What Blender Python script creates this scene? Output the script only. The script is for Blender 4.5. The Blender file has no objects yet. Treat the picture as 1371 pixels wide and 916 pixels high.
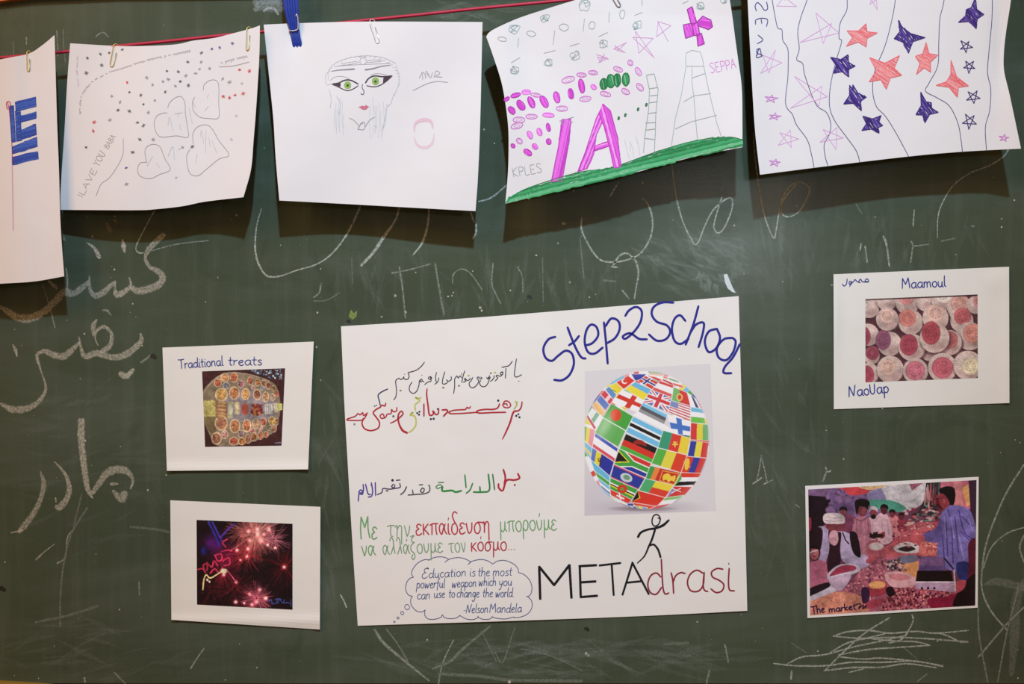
import bpy, math, random
import numpy as np

# ------------------------------------------------------------------ camera, light, exposure
SC = bpy.context.scene
COL = SC.collection
D = 1.9            # camera distance to the board; 1 mm on the board = 1 px of the 1371x916 frame
Z0 = 1.5
cam_data = bpy.data.cameras.new('camera')
cam_data.sensor_width = 36.0
cam_data.lens = 36.0 * 1900.0 / 1371.0
cam = bpy.data.objects.new('camera', cam_data)
cam.location = (0, -D, Z0)
cam.rotation_euler = (math.radians(90), 0, 0)
COL.objects.link(cam)
SC.camera = cam

world = bpy.data.worlds.new('world')
SC.world = world
world.use_nodes = True
bg = world.node_tree.nodes['Background']
bg.inputs[0].default_value = (1.0, 0.56, 0.24, 1)
bg.inputs[1].default_value = 0.345

def area(name, loc, target, size, power, color, size_y=None):
    l = bpy.data.lights.new(name, 'AREA')
    l.energy = power; l.color = color; l.size = size
    if size_y:
        l.shape = 'RECTANGLE'; l.size_y = size_y
    o = bpy.data.objects.new(name, l)
    COL.objects.link(o)
    o.location = loc
    import mathutils
    d = mathutils.Vector(target) - mathutils.Vector(loc)
    o.rotation_euler = d.to_track_quat('-Z', 'Y').to_euler()
    return o

def spot(name, loc, target, power, color, angle, blend, radius):
    import mathutils
    l = bpy.data.lights.new(name, 'SPOT')
    l.energy = power; l.color = color; l.spot_size = math.radians(angle); l.spot_blend = blend; l.shadow_soft_size = radius
    o = bpy.data.objects.new(name, l); COL.objects.link(o); o.location = loc
    d = mathutils.Vector(target) - mathutils.Vector(loc)
    o.rotation_euler = d.to_track_quat('-Z', 'Y').to_euler()
    return o

spot('overhead_key', (0.20, -3.3, Z0 + 2.9), (0.04, 0, Z0 + 0.33), 770, (0.57, 0.84, 1.04), 28.0, 1.0, 0.075)  # unseen key from above, its cone shaped for the board's brightness falloff
area('sheen_light', (0.60, -1.95, Z0 + 0.235), (0.30, 0, Z0 + 0.05), 0.10, 2.7, (0.85, 0.95, 1.0))  # added weak light, placed so its reflection gives the board a sheen
area('warm_room_lamp', (-2.2, -2.6, Z0 + 2.2), (-0.2, 0, Z0), 1.6, 70, (1.0, 0.54, 0.23))

SC.view_settings.view_transform = 'Standard'
SC.view_settings.look = 'None'
SC.view_settings.gamma = 1.0
SC.view_settings.use_curve_mapping = False
SC.view_settings.exposure = 0.0
SC.cycles.transparent_max_bounces = 32

# ------------------------------------------------------------------ helpers
def at(x, y, h=0.0):
    """photo pixel (1 px = 1 mm on the board) -> world point standing h metres proud of the board"""
    k = (D - h) / D
    return ((x - 685.5) * 0.001 * k, -h, Z0 + (458.0 - y) * 0.001 * k)

def lin(c):
    out = []
    for v in c[:3]:
        v = v / 255.0
        out.append(v / 12.92 if v <= 0.04045 else ((v + 0.055) / 1.055) ** 2.4)
    return out

def P(s):
    """'x,y x,y' -> list of points"""
    return [tuple(float(a) for a in t.split(',')) for t in s.split()]

def T(ox, oy, s):
    """tracing frame: origin and scale of an enlarged view of the photograph"""
    def f(pts):
        if isinstance(pts, str):
            pts = P(pts)
        return [(ox + p[0] / s, oy + p[1] / s) for p in pts]
    f.s = s; f.ox = ox; f.oy = oy
    return f

def smooth(pts, step=2.2, closed=False, extra=None):
    """Catmull-Rom through pts; extra is a list of per-point values resampled alongside"""
    n = len(pts)
    vals = extra if extra is not None else [1.0] * n
    if n < 3:
        out, ev = [], []
        (x0, y0), (x1, y1) = pts[0], pts[-1]
        m = max(2, int(math.hypot(x1 - x0, y1 - y0) / step) + 1)
        for i in range(m):
            t = i / (m - 1)
            out.append((x0 + (x1 - x0) * t, y0 + (y1 - y0) * t)); ev.append(vals[0] + (vals[-1] - vals[0]) * t)
        return out, ev
    out, ev = [], []
    rng = range(n if closed else n - 1)
    for i in rng:
        if closed:
            p0, p1, p2, p3 = pts[(i - 1) % n], pts[i], pts[(i + 1) % n], pts[(i + 2) % n]
            v1, v2 = vals[i], vals[(i + 1) % n]
        else:
            p1, p2 = pts[i], pts[i + 1]
            p0 = pts[i - 1] if i > 0 else (2 * p1[0] - p2[0], 2 * p1[1] - p2[1])
            p3 = pts[i + 2] if i + 2 < n else (2 * p2[0] - p1[0], 2 * p2[1] - p1[1])
            v1, v2 = vals[i], vals[i + 1]
        m = max(2, int(math.hypot(p2[0] - p1[0], p2[1] - p1[1]) / step) + 1)
        for j in range(m):
            t = j / m
            a = []
            for c in (0, 1):
                a.append(0.5 * (2 * p1[c] + (p2[c] - p0[c]) * t + (2 * p0[c] - 5 * p1[c] + 4 * p2[c] - p3[c]) * t * t
                                + (3 * p1[c] - p0[c] - 3 * p2[c] + p3[c]) * t ** 3))
            out.append(tuple(a)); ev.append(v1 + (v2 - v1) * t)
    if closed:
        out.append(out[0]); ev.append(ev[0])
    else:
        out.append(tuple(pts[-1])); ev.append(vals[-1])
    return out, ev

def link(o, parent=None):
    COL.objects.link(o)
    if parent is not None:
        o.parent = parent
    return o

def tag(o, label=None, cat=None, group=None, kind=None):
    if label: o['label'] = label
    if cat: o['category'] = cat
    if group: o['group'] = group
    if kind: o['kind'] = kind
    return o

def empty(name, loc=(0, 0, 0)):
    o = bpy.data.objects.new(name, None)
    o.empty_display_size = 0.02
    o.location = loc
    COL.objects.link(o)
    return o

def mesh_obj(name, verts, faces, mat, parent=None, cols=None, smooth_shade=False):
    me = bpy.data.meshes.new(name)
    me.from_pydata([tuple(v) for v in verts], [], faces)
    if cols is not None:
        a = me.color_attributes.new('Col', 'FLOAT_COLOR', 'POINT')
        a.data.foreach_set('color', np.asarray(cols, dtype=np.float32).ravel())
    if smooth_shade:
        me.polygons.foreach_set('use_smooth', [True] * len(me.polygons))
    me.materials.append(mat)
    me.update()
    o = bpy.data.objects.new(name, me)
    link(o, parent)
    if parent is not None and parent.type == 'EMPTY':
        o.matrix_parent_inverse = parent.matrix_basis.inverted()
    return o

# ------------------------------------------------------------------ materials
def new_mat(name):
    m = bpy.data.materials.new(name); m.use_nodes = True
    nt = m.node_tree; b = nt.nodes['Principled BSDF']
    return m, nt, b

def plain(name, c, rough=0.6, metal=0.0, spec=0.5, bump=0.0):
    m, nt, b = new_mat(name)
    l = lin(c)
    n = nt.nodes.new('ShaderNodeTexNoise'); n.inputs['Scale'].default_value = 60; n.inputs['Detail'].default_value = 4
    r = nt.nodes.new('ShaderNodeMix'); r.data_type = 'RGBA'
    r.inputs[6].default_value = (l[0] * .9, l[1] * .9, l[2] * .9, 1); r.inputs[7].default_value = (min(1, l[0] * 1.1), min(1, l[1] * 1.1), min(1, l[2] * 1.1), 1)
    g = nt.nodes.new('ShaderNodeNewGeometry')
    nt.links.new(g.outputs['Position'], n.inputs['Vector'])
    nt.links.new(n.outputs[0], r.inputs[0]); nt.links.new(r.outputs[2], b.inputs['Base Color'])
    b.inputs['Roughness'].default_value = rough; b.inputs['Metallic'].default_value = metal
    b.inputs['Specular IOR Level'].default_value = spec
    return m

def paper_mat(name, c, amount=0.03, rough=0.75):
    m, nt, b = new_mat(name)
    l = lin(c)
    g = nt.nodes.new('ShaderNodeNewGeometry')
    n = nt.nodes.new('ShaderNodeTexNoise'); n.inputs['Scale'].default_value = 14; n.inputs['Detail'].default_value = 5
    nt.links.new(g.outputs['Position'], n.inputs['Vector'])
    r = nt.nodes.new('ShaderNodeMix'); r.data_type = 'RGBA'
    r.inputs[6].default_value = tuple(v * (1 - amount) for v in l) + (1,)
    r.inputs[7].default_value = tuple(min(1, v * (1 + amount)) for v in l) + (1,)
    nt.links.new(n.outputs[0], r.inputs[0]); nt.links.new(r.outputs[2], b.inputs['Base Color'])
    n2 = nt.nodes.new('ShaderNodeTexNoise'); n2.inputs['Scale'].default_value = 9; n2.inputs['Detail'].default_value = 2
    nt.links.new(g.outputs['Position'], n2.inputs['Vector'])
    bp = nt.nodes.new('ShaderNodeBump'); bp.inputs['Strength'].default_value = 0.25; bp.inputs['Distance'].default_value = 0.01
    nt.links.new(n2.outputs[0], bp.inputs['Height']); nt.links.new(bp.outputs[0], b.inputs['Normal'])
    b.inputs['Roughness'].default_value = rough; b.inputs['Specular IOR Level'].default_value = 0.2
    return m

def colattr_mat(name, rough=0.6, spec=0.25):
    m, nt, b = new_mat(name)
    a = nt.nodes.new('ShaderNodeAttribute'); a.attribute_name = 'Col'
    nt.links.new(a.outputs['Color'], b.inputs['Base Color'])
    b.inputs['Roughness'].default_value = rough; b.inputs['Specular IOR Level'].default_value = spec
    return m

def chalk_mat(name):
    """chalk: broken-up dust, coverage in the alpha of Col"""
    m, nt, b = new_mat(name)
    L = nt.links
    a = nt.nodes.new('ShaderNodeAttribute'); a.attribute_name = 'Col'
    g = nt.nodes.new('ShaderNodeNewGeometry')
    n = nt.nodes.new('ShaderNodeTexNoise'); n.inputs['Scale'].default_value = 330; n.inputs['Detail'].default_value = 5; n.inputs['Roughness'].default_value = 0.75
    L.new(g.outputs['Position'], n.inputs['Vector'])
    mr = nt.nodes.new('ShaderNodeMapRange')
    mr.inputs[1].default_value = 0.30; mr.inputs[2].default_value = 0.66; mr.inputs[3].default_value = 0.0; mr.inputs[4].default_value = 1.0
    L.new(n.outputs[0], mr.inputs[0])
    mu = nt.nodes.new('ShaderNodeMath'); mu.operation = 'MULTIPLY'; mu.use_clamp = True
    L.new(mr.outputs[0], mu.inputs[0]); L.new(a.outputs['Alpha'], mu.inputs[1])
    L.new(a.outputs['Color'], b.inputs['Base Color']); L.new(mu.outputs[0], b.inputs['Alpha'])
    b.inputs['Roughness'].default_value = 1.0; b.inputs['Specular IOR Level'].default_value = 0.0
    return m

M_INK = colattr_mat('marker_ink', 0.55, 0.2)
M_PRINT = colattr_mat('photo_print', 0.45, 0.25)
M_CHALK = chalk_mat('chalk_dust')

# ------------------------------------------------------------------ stroke meshes
class Strokes:
    """flat marks drawn on a surface; H(x, y) is the surface's height above the board"""
    count = 0
    def __init__(s, H, eps=0.00030):
        s.H = H; s.v = []; s.f = []; s.c = []; s.eps = eps; s.k = 0
    def ribbon(s, pts, w, col, soft=None, jitter=0.0, taper=0.65, rng=random):
        n = len(pts)
        if n < 2: return
        if not isinstance(w, (list, tuple)): w = [w] * n
        s.k += 1
        e = s.eps + (s.k % 40) * 0.000004
        l = lin(col)
        prof = [(-1, 1.0), (1, 1.0)] if soft is None else [(-1, 0.0), (-0.62, soft), (0.62, soft), (1, 0.0)]
        base = len(s.v); m = len(prof)
        for i in range(n):
            a = pts[max(0, i - 1)]; b = pts[min(n - 1, i + 1)]
            dx, dy = b[0] - a[0], b[1] - a[1]
            q = math.hypot(dx, dy) or 1.0
            nx, ny = -dy / q, dx / q
            px, py = pts[i]
            ww = w[i] * 0.5
            if i == 0: px -= dx / q * ww * 0.5; py -= dy / q * ww * 0.5; ww *= taper
            if i == n - 1: px += dx / q * ww * 0.5; py += dy / q * ww * 0.5; ww *= taper
            if jitter: ww *= 1 + rng.uniform(-jitter, jitter)
            for o, cv in prof:
                x, y = px + nx * o * ww, py + ny * o * ww
                s.v.append(at(x, y, s.H(x, y) + e)); s.c.append((l[0], l[1], l[2], cv))
        for i in range(n - 1):
            for j in range(m - 1):
                a = base + i * m + j
                s.f.append((a, a + 1, a + m + 1, a + m))
    def curve(s, pts, w, col, closed=False, **k):
        if isinstance(w, (list, tuple)):
            p, ev = smooth(pts, closed=closed, extra=list(w), step=1.6)
            s.ribbon(p, ev, col, **k)
        else:
            p, _ = smooth(pts, closed=closed, step=1.6)
            s.ribbon(p, w, col, **k)
    def lines(s, pts, w, col, closed=False, **k):
        if closed: pts = list(pts) + [pts[0]]
        for a, b in zip(pts[:-1], pts[1:]):
            p, _ = smooth([a, b])
            s.ribbon(p, w, col, taper=0.9, **k)
    def ellipse(s, cx, cy, rx, ry, ang, w, col, n=12, wob=0.0, turns=1.0, **k):
        a0 = math.radians(ang); pts = []
        for i in range(int(n * turns)):
            t = i * 2 * math.pi / n
            r = 1 + random.uniform(-wob, wob)
            x, y = rx * r * math.cos(t), ry * r * math.sin(t)
            pts.append((cx + x * math.cos(a0) - y * math.sin(a0), cy + x * math.sin(a0) + y * math.cos(a0)))
        s.curve(pts, w, col, closed=(turns == 1.0), **k)
    def hatch(s, poly, ang, w, cols, gap=0.8, wig=0.25):
        """fill a polygon with marker strokes at an angle"""
        a = math.radians(ang); ca, sa = math.cos(a), math.sin(a)
        q = [(x * ca + y * sa, -x * sa + y * ca) for x, y in poly]
        y0 = min(p[1] for p in q); y1 = max(p[1] for p in q)
        y = y0 + w * 0.3
        while y < y1:
            xs = []
            for i in range(len(q)):
                (ax, ay), (bx, by) = q[i], q[(i + 1) % len(q)]
                if (ay <= y < by) or (by <= y < ay):
                    xs.append(ax + (y - ay) / (by - ay) * (bx - ax))
            xs.sort()
            for u, v in zip(xs[0::2], xs[1::2]):
                if v - u < 0.3: continue
                c = random.choice(cols)
                m = max(2, int((v - u) / 5) + 1)
                pts = []
                for i in range(m):
                    x = u + (v - u) * i / (m - 1); yy = y + random.uniform(-wig, wig) * w
                    pts.append((x * ca - yy * sa, x * sa + yy * ca))
                s.ribbon(pts, w, c, taper=0.9)
            y += w * gap
    def fill(s, poly, col):
        """a small filled shape (fan)"""
        s.k += 1
        e = s.eps + (s.k % 40) * 0.000004 + 0.00002
        l = lin(col)
        cx = sum(p[0] for p in poly) / len(poly); cy = sum(p[1] for p in poly) / len(poly)
        b = len(s.v)
        s.v.append(at(cx, cy, s.H(cx, cy) + e)); s.c.append((*l, 1))
        for x, y in poly:
            s.v.append(at(x, y, s.H(x, y) + e)); s.c.append((*l, 1))
        n = len(poly)
        for i in range(n):
            s.f.append((b, b + 1 + i, b + 1 + (i + 1) % n))
    def dot(s, x, y, r, col, squash=1.0, n=9):
        s.fill([(x + r * math.cos(i * 2 * math.pi / n), y + r * squash * math.sin(i * 2 * math.pi / n)) for i in range(n)], col)
    def build(s, name, mat, parent, label=None, kind=None):
        if not s.f: return None
        o = mesh_obj(name, s.v, s.f, mat, parent, s.c)
        if label: o['label'] = label
        if kind: o['kind'] = kind
        return o

def star_poly(tips, inner=0.42):
    cx = sum(p[0] for p in tips) / 5; cy = sum(p[1] for p in tips) / 5
    tips = sorted(tips, key=lambda p: math.atan2(p[1] - cy, p[0] - cx))
    out = []
    for i in range(5):
        a, b = tips[i], tips[(i + 1) % 5]
        mx, my = (a[0] + b[0]) / 2, (a[1] + b[1]) / 2
        out.append(a); out.append((cx + (mx - cx) * inner * 1.15, cy + (my - cy) * inner * 1.15))
    return out

def pentagram(tips):
    cx = sum(p[0] for p in tips) / 5; cy = sum(p[1] for p in tips) / 5
    t = sorted(tips, key=lambda p: math.atan2(p[1] - cy, p[0] - cx))
    return [t[0], t[2], t[4], t[1], t[3], t[0]]

# ------------------------------------------------------------------ sheets of paper
def resample(pts, n, sm=True):
    if sm and len(pts) > 2:
        pts, _ = smooth(pts, step=3)
    d = [0]
    for a, b in zip(pts[:-1], pts[1:]): d.append(d[-1] + math.hypot(b[0] - a[0], b[1] - a[1]))
    out = []; j = 0
    for i in range(n):
        t = d[-1] * i / (n - 1)
        while j < len(d) - 2 and d[j + 1] < t: j += 1
        q = (t - d[j]) / ((d[j + 1] - d[j]) or 1)
        out.append((pts[j][0] + (pts[j + 1][0] - pts[j][0]) * q, pts[j][1] + (pts[j + 1][1] - pts[j][1]) * q))
    return out

def sheet(name, top, right, bottom, left, H, mat, parent, nu=64, nv=52, thick=0.00022):
    """a sheet whose four edges follow traced lines (Coons patch) and whose relief is H"""
    t = resample(top, nu); b = resample(bottom, nu); l = resample(left, nv); r = resample(right, nv)
    V = []
    for back in (0, 1):
        for j in range(nv):
            v = j / (nv - 1)
            for i in range(nu):
                u = i / (nu - 1)
                pt = []
                for c in (0, 1):
                    pt.append((1 - v) * t[i][c] + v * b[i][c] + (1 - u) * l[j][c] + u * r[j][c]
                              - ((1 - u) * (1 - v) * t[0][c] + u * (1 - v) * t[-1][c] + (1 - u) * v * b[0][c] + u * v * b[-1][c]))
                V.append(at(pt[0], pt[1], H(pt[0], pt[1]) - back * thick))
    F = []; N = nu * nv
    for j in range(nv - 1):
        for i in range(nu - 1):
            a = j * nu + i
            F.append((a, a + nu, a + nu + 1, a + 1)); F.append((N + a, N + a + 1, N + a + nu + 1, N + a + nu))
    ring = [i for i in range(nu)] + [j * nu + nu - 1 for j in range(1, nv)] + [(nv - 1) * nu + i for i in range(nu - 2, -1, -1)] + [j * nu for j in range(nv - 2, 0, -1)]
    for a, b_ in zip(ring, ring[1:] + ring[:1]):
        F.append((a, b_, b_ + N, a + N))
    return mesh_obj(name, V, F, mat, parent, smooth_shade=False)

def tube(name, pts, r, mat, parent=None, n=8, closed=False):
    import mathutils
    V = []; F = []
    pts = [mathutils.Vector(p) for p in pts]
    m = len(pts); up = mathutils.Vector((0.13, 0.97, 0.21))
    for i, p in enumerate(pts):
        a = pts[i - 1] if (i > 0 or closed) else pts[0]; b = pts[(i + 1) % m] if (i < m - 1 or closed) else pts[-1]
        d = (b - a).normalized()
        s = d.cross(up)
        s.normalize(); t = s.cross(d)
        for k in range(n):
            q = 2 * math.pi * k / n
            V.append(p + (s * math.cos(q) + t * math.sin(q)) * r)
    for i in range(m if closed else m - 1):
        for k in range(n):
            a = i * n + k; b = i * n + (k + 1) % n
            c = ((i + 1) % m) * n
            F.append((a, b, c + (k + 1) % n, c + k))
    if not closed:
        F.append(tuple(range(n))[::-1]); F.append(tuple((m - 1) * n + k for k in range(n)))
    return mesh_obj(name, V, F, mat, parent, smooth_shade=True)

# ------------------------------------------------------------------ a painter for the printed photographs (vertex colours on a fine grid)
class Canvas:
    def __init__(s, x0, y0, x1, y1, ss, col, frame):
        s.x0, s.y0, s.ss = x0, y0, ss
        s.w = int((x1 - x0) * ss) + 1; s.h = int((y1 - y0) * ss) + 1
        s.img = np.empty((s.h, s.w, 3), np.float32); s.img[:] = col
        jj, ii = np.mgrid[0:s.h, 0:s.w]
        s.X = (x0 + ii / ss - frame.ox) * frame.s; s.Y = (y0 + jj / ss - frame.oy) * frame.s   # in tracing-frame units
        s.px = frame.s / ss
        s.fr = frame
        s.rs = np.random.RandomState(5)
    def win(s, xa, ya, xb, yb):
        i0 = max(0, int(((xa / s.fr.s + s.fr.ox) - s.x0) * s.ss) - 2); i1 = min(s.w, int(((xb / s.fr.s + s.fr.ox) - s.x0) * s.ss) + 3)
        j0 = max(0, int(((ya / s.fr.s + s.fr.oy) - s.y0) * s.ss) - 2); j1 = min(s.h, int(((yb / s.fr.s + s.fr.oy) - s.y0) * s.ss) + 3)
        return slice(j0, max(j0, j1)), slice(i0, max(i0, i1))
    def blend(s, sl, m, col):
        if m.size == 0: return
        m = m[..., None]
        s.img[sl] = s.img[sl] * (1 - m) + np.asarray(col, np.float32) * m
    def inside(s, X, Y, poly):
        c = np.zeros(X.shape, bool); n = len(poly)
        for i in range(n):
            (ax, ay), (bx, by) = poly[i], poly[(i + 1) % n]
            if ay == by: continue
            cond = ((ay > Y) != (by > Y)) & (X < (bx - ax) * (Y - ay) / (by - ay) + ax)
            c ^= cond
        return c
    def poly(s, pts, col, alpha=1.0, func=None):
        if isinstance(pts, str): pts = P(pts)
        xs = [p[0] for p in pts]; ys = [p[1] for p in pts]
        sl = s.win(min(xs), min(ys), max(xs), max(ys)); X, Y = s.X[sl], s.Y[sl]
        if X.size == 0: return
        m = np.zeros(X.shape, np.float32)
        for ox, oy in ((-.25, -.25), (.25, -.25), (-.25, .25), (.25, .25)):
            m += s.inside(X + ox * s.px, Y + oy * s.px, pts) * 0.25
        m *= alpha
        s.blend(sl, m, func(X, Y) if func else col)
    def spoly(s, pts, col, alpha=1.0):
        if isinstance(pts, str): pts = P(pts)
        s.poly(smooth(pts, step=s.px * 3, closed=True)[0][:-1], col, alpha)
    def ell(s, cx, cy, rx, ry, col, ang=0, soft=0.0, alpha=1.0):
        R = max(rx, ry) * (1 + soft) + s.px * 2
        sl = s.win(cx - R, cy - R, cx + R, cy + R); X, Y = s.X[sl] - cx, s.Y[sl] - cy
        if X.size == 0: return
        a = math.radians(ang)
        u = (X * math.cos(a) + Y * math.sin(a)) / rx; v = (-X * math.sin(a) + Y * math.cos(a)) / ry
        r = np.sqrt(u * u + v * v)
        e = max(soft, s.px / min(rx, ry))
        s.blend(sl, np.clip((1 + e / 2 - r) / e, 0, 1) * alpha, col)
    def line(s, pts, w, col, alpha=1.0, curve=False):
        if isinstance(pts, str): pts = P(pts)
        if curve: pts = smooth(pts, step=s.px * 4)[0]
        for (ax, ay), (bx, by) in zip(pts[:-1], pts[1:]):
            sl = s.win(min(ax, bx) - w, min(ay, by) - w, max(ax, bx) + w, max(ay, by) + w); X, Y = s.X[sl], s.Y[sl]
            if X.size == 0: continue
            dx, dy = bx - ax, by - ay; L2 = dx * dx + dy * dy or 1e-6
            t = np.clip(((X - ax) * dx + (Y - ay) * dy) / L2, 0, 1)
            d = np.hypot(X - ax - t * dx, Y - ay - t * dy)
            s.blend(sl, np.clip((w / 2 - d) / s.px + 0.5, 0, 1) * alpha, col)
    def glow(s, cx, cy, r, col, p=2.0):
        sl = s.win(cx - r * 3, cy - r * 3, cx + r * 3, cy + r * 3); X, Y = s.X[sl] - cx, s.Y[sl] - cy
        if X.size == 0: return
        g = np.exp(-((X * X + Y * Y) / (r * r)) ** (p / 2))[..., None]
        s.img[sl] = s.img[sl] + np.asarray(col, np.float32) * g
    def speck(s, poly, cols, n, r0, r1, ry=0.7):
        if isinstance(poly, str): poly = P(poly)
        xs = [p[0] for p in poly]; ys = [p[1] for p in poly]
        for _ in range(n):
            x = s.rs.uniform(min(xs), max(xs)); y = s.rs.uniform(min(ys), max(ys))
            if not s.inside(np.array([x]), np.array([y]), poly)[0]: continue
            r = s.rs.uniform(r0, r1)
            s.ell(x, y, r, r * ry, cols[s.rs.randint(len(cols))], ang=s.rs.uniform(0, 180), soft=0.5)
    def quad(s, q, func):
        """paint func(u, v) -> rgb into a quadrilateral TL, TR, BR, BL"""
        if isinstance(q, str): q = P(q)
        A = []; B = []
        for (x, y), (u, v) in zip(q, ((0, 0), (1, 0), (1, 1), (0, 1))):
            A.append([x, y, 1, 0, 0, 0, -u * x, -u * y]); B.append(u)
            A.append([0, 0, 0, x, y, 1, -v * x, -v * y]); B.append(v)
        h = np.linalg.solve(np.array(A), np.array(B))
        def f(X, Y):
            w = h[6] * X + h[7] * Y + 1
            return func((h[0] * X + h[1] * Y + h[2]) / w, (h[3] * X + h[4] * Y + h[5]) / w)
        s.poly(q, None, func=f)
    def photo(s, sat=1.0, contrast=0.16, grain=6, seed=1):
        """photographic unevenness: mottling and grain over the painted shapes, then saturation"""
        rs = np.random.RandomState(seed)
        tot = np.zeros((s.h, s.w), np.float32); amp = 1.0
        for cells in (14, 30, 62, 120):
            g_ = rs.normal(0, 1, (cells + 2, cells + 2)).astype(np.float32)
            y = np.linspace(0, cells, s.h); x = np.linspace(0, cells, s.w)
            j = y.astype(int); i = x.astype(int); b = (y - j)[:, None]; a = (x - i)[None]
            tot += amp * ((g_[j][:, i] * (1 - a) + g_[j][:, i + 1] * a) * (1 - b) + (g_[j + 1][:, i] * (1 - a) + g_[j + 1][:, i + 1] * a) * b)
            amp *= 0.8
        s.img *= (1 + contrast * tot[..., None])
        s.img += rs.normal(0, grain, s.img.shape[:2] + (1,)).astype(np.float32)
        l = s.img.mean(-1, keepdims=True); s.img = l + (s.img - l) * sat
    def build(s, name, quad, parent, H, rel=0.00012, gain=1.0):
        img = np.clip(s.img, 0, 255) / 255.0
        img = np.where(img <= 0.04045, img / 12.92, ((img + 0.055) / 1.055) ** 2.4) * gain
        tl, tr, br, bl = quad
        nu = int(math.hypot(tr[0] - tl[0], tr[1] - tl[1]) * s.ss * 0.85) + 1; nv = int(math.hypot(bl[0] - tl[0], bl[1] - tl[1]) * s.ss * 0.85) + 1
        V, U = np.mgrid[0:nv, 0:nu].astype(np.float64); U /= nu - 1; V /= nv - 1
        x = (1 - U) * (1 - V) * tl[0] + U * (1 - V) * tr[0] + U * V * br[0] + (1 - U) * V * bl[0]
        y = (1 - U) * (1 - V) * tl[1] + U * (1 - V) * tr[1] + U * V * br[1] + (1 - U) * V * bl[1]
        fi = np.clip((x - s.x0) * s.ss, 0, s.w - 1.001); fj = np.clip((y - s.y0) * s.ss, 0, s.h - 1.001)
        i = fi.astype(int); j = fj.astype(int); a = (fi - i)[..., None]; b = (fj - j)[..., None]
        c = img[j, i] * (1 - a) * (1 - b) + img[j, i + 1] * a * (1 - b) + img[j + 1, i] * (1 - a) * b + img[j + 1, i + 1] * a * b
        h = np.vectorize(H)(x, y) + rel
        k = (D - h) / D
        co = np.stack([(x - 685.5) * .001 * k, -h, Z0 + (458 - y) * .001 * k], -1).astype(np.float32)
        idx = np.arange(nu * nv).reshape(nv, nu)
        f = np.stack([idx[:-1, :-1], idx[1:, :-1], idx[1:, 1:], idx[:-1, 1:]], -1).reshape(-1, 4)
        me = bpy.data.meshes.new(name)
        me.vertices.add(nu * nv); me.vertices.foreach_set('co', co.ravel())
        me.loops.add(f.size); me.loops.foreach_set('vertex_index', f.ravel().astype(np.int32))
        me.polygons.add(len(f)); me.polygons.foreach_set('loop_start', np.arange(0, f.size, 4, dtype=np.int32))
        ca = me.color_attributes.new('Col', 'FLOAT_COLOR', 'POINT')
        c4 = np.ones((nu * nv, 4), np.float32); c4[:, :3] = c.reshape(-1, 3)
        ca.data.foreach_set('color', c4.ravel())
        me.materials.append(M_PRINT); me.update(calc_edges=True)
        o = bpy.data.objects.new(name, me); link(o, parent)
        if parent.type == 'EMPTY': o.matrix_parent_inverse = parent.matrix_basis.inverted()
        return o

# ------------------------------------------------------------------ single-stroke handwriting
G = {}
def g(ch, adv, *st): G[ch] = (adv, [P(x) for x in st])
g('a', .78, '.62,.88 .38,1 .12,.75 .08,.35 .28,.02 .5,.2 .62,.6 .64,.98', '.64,.98 .63,.4 .66,.1 .78,.02')
g('b', .7, '.1,1.9 .1,.9 .1,.05', '.1,.6 .3,.95 .55,.8 .6,.4 .4,.02 .1,.1')
g('c', .62, '.55,.85 .32,1 .08,.65 .12,.2 .35,0 .58,.15')
g('d', .8, '.6,.8 .36,.98 .1,.7 .08,.3 .3,.02 .55,.25 .64,.8 .7,1.9', '.7,1.9 .64,.8 .66,.15 .8,.02')
g('e', .65, '.1,.5 .4,.6 .52,.85 .32,1 .1,.7 .1,.25 .32,0 .58,.18')
g('f', .5, '.5,1.75 .32,1.85 .24,1.4 .22,.5 .2,-.5', '.02,.95 .45,1')
g('g', .75, '.6,.88 .35,1 .1,.6 .3,.05 .55,.4 .62,.95', '.62,.95 .6,.1 .5,-.7 .2,-.8 .12,-.5')
g('h', .72, '.1,1.9 .1,1 .08,0', '.1,.6 .32,.98 .52,.85 .54,.4 .58,0')
g('i', .32, '.14,1 .12,.4 .16,.05 .28,.02', '.16,1.4 .18,1.48')
g('k', .65, '.1,1.9 .1,.9 .1,0', '.5,.95 .12,.5 .55,0')
g('l', .34, '.16,1.9 .12,.9 .14,.15 .3,.02')
g('m', 1.05, '.08,1 .1,.5 .08,0', '.1,.6 .28,1 .45,.85 .46,.4 .46,0', '.46,.6 .66,1 .84,.85 .86,.4 .9,0')
g('n', .74, '.08,1 .1,.5 .08,0', '.1,.6 .32,1 .54,.85 .55,.4 .6,0')
g('o', .72, '.36,1 .12,.8 .08,.35 .28,.02 .52,.12 .62,.55 .5,.92 .36,1')
g('p', .72, '.1,1 .1,.2 .06,-.8', '.1,.6 .3,.98 .55,.8 .6,.4 .4,.02 .12,.15')
g('r', .52, '.08,1 .1,.5 .08,0', '.1,.55 .25,.9 .48,.95')
g('s', .58, '.5,.88 .3,1 .12,.8 .3,.55 .5,.3 .36,.02 .08,.1')
g('t', .5, '.24,1.6 .22,.9 .22,.15 .42,.05', '.02,1 .48,1.02')
g('u', .74, '.1,1 .08,.4 .25,.02 .48,.2 .58,.95', '.58,.95 .56,.3 .62,.05 .72,.02')
g('w', .95, '.06,1 .15,.1 .22,.05 .42,.85', '.42,.85 .52,.1 .6,.05 .84,1')
g('y', .7, '.08,1 .12,.4 .3,.15 .55,.5', '.6,1 .5,.1 .3,-.7 .08,-.75')
g('.', .3, '.12,.04 .16,.08')
g('-', .5, '.05,.5 .4,.55')
g('E', .8, '.1,1.5 .1,0', '.1,1.5 .65,1.48', '.1,.78 .55,.76', '.1,0 .68,.02')
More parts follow.
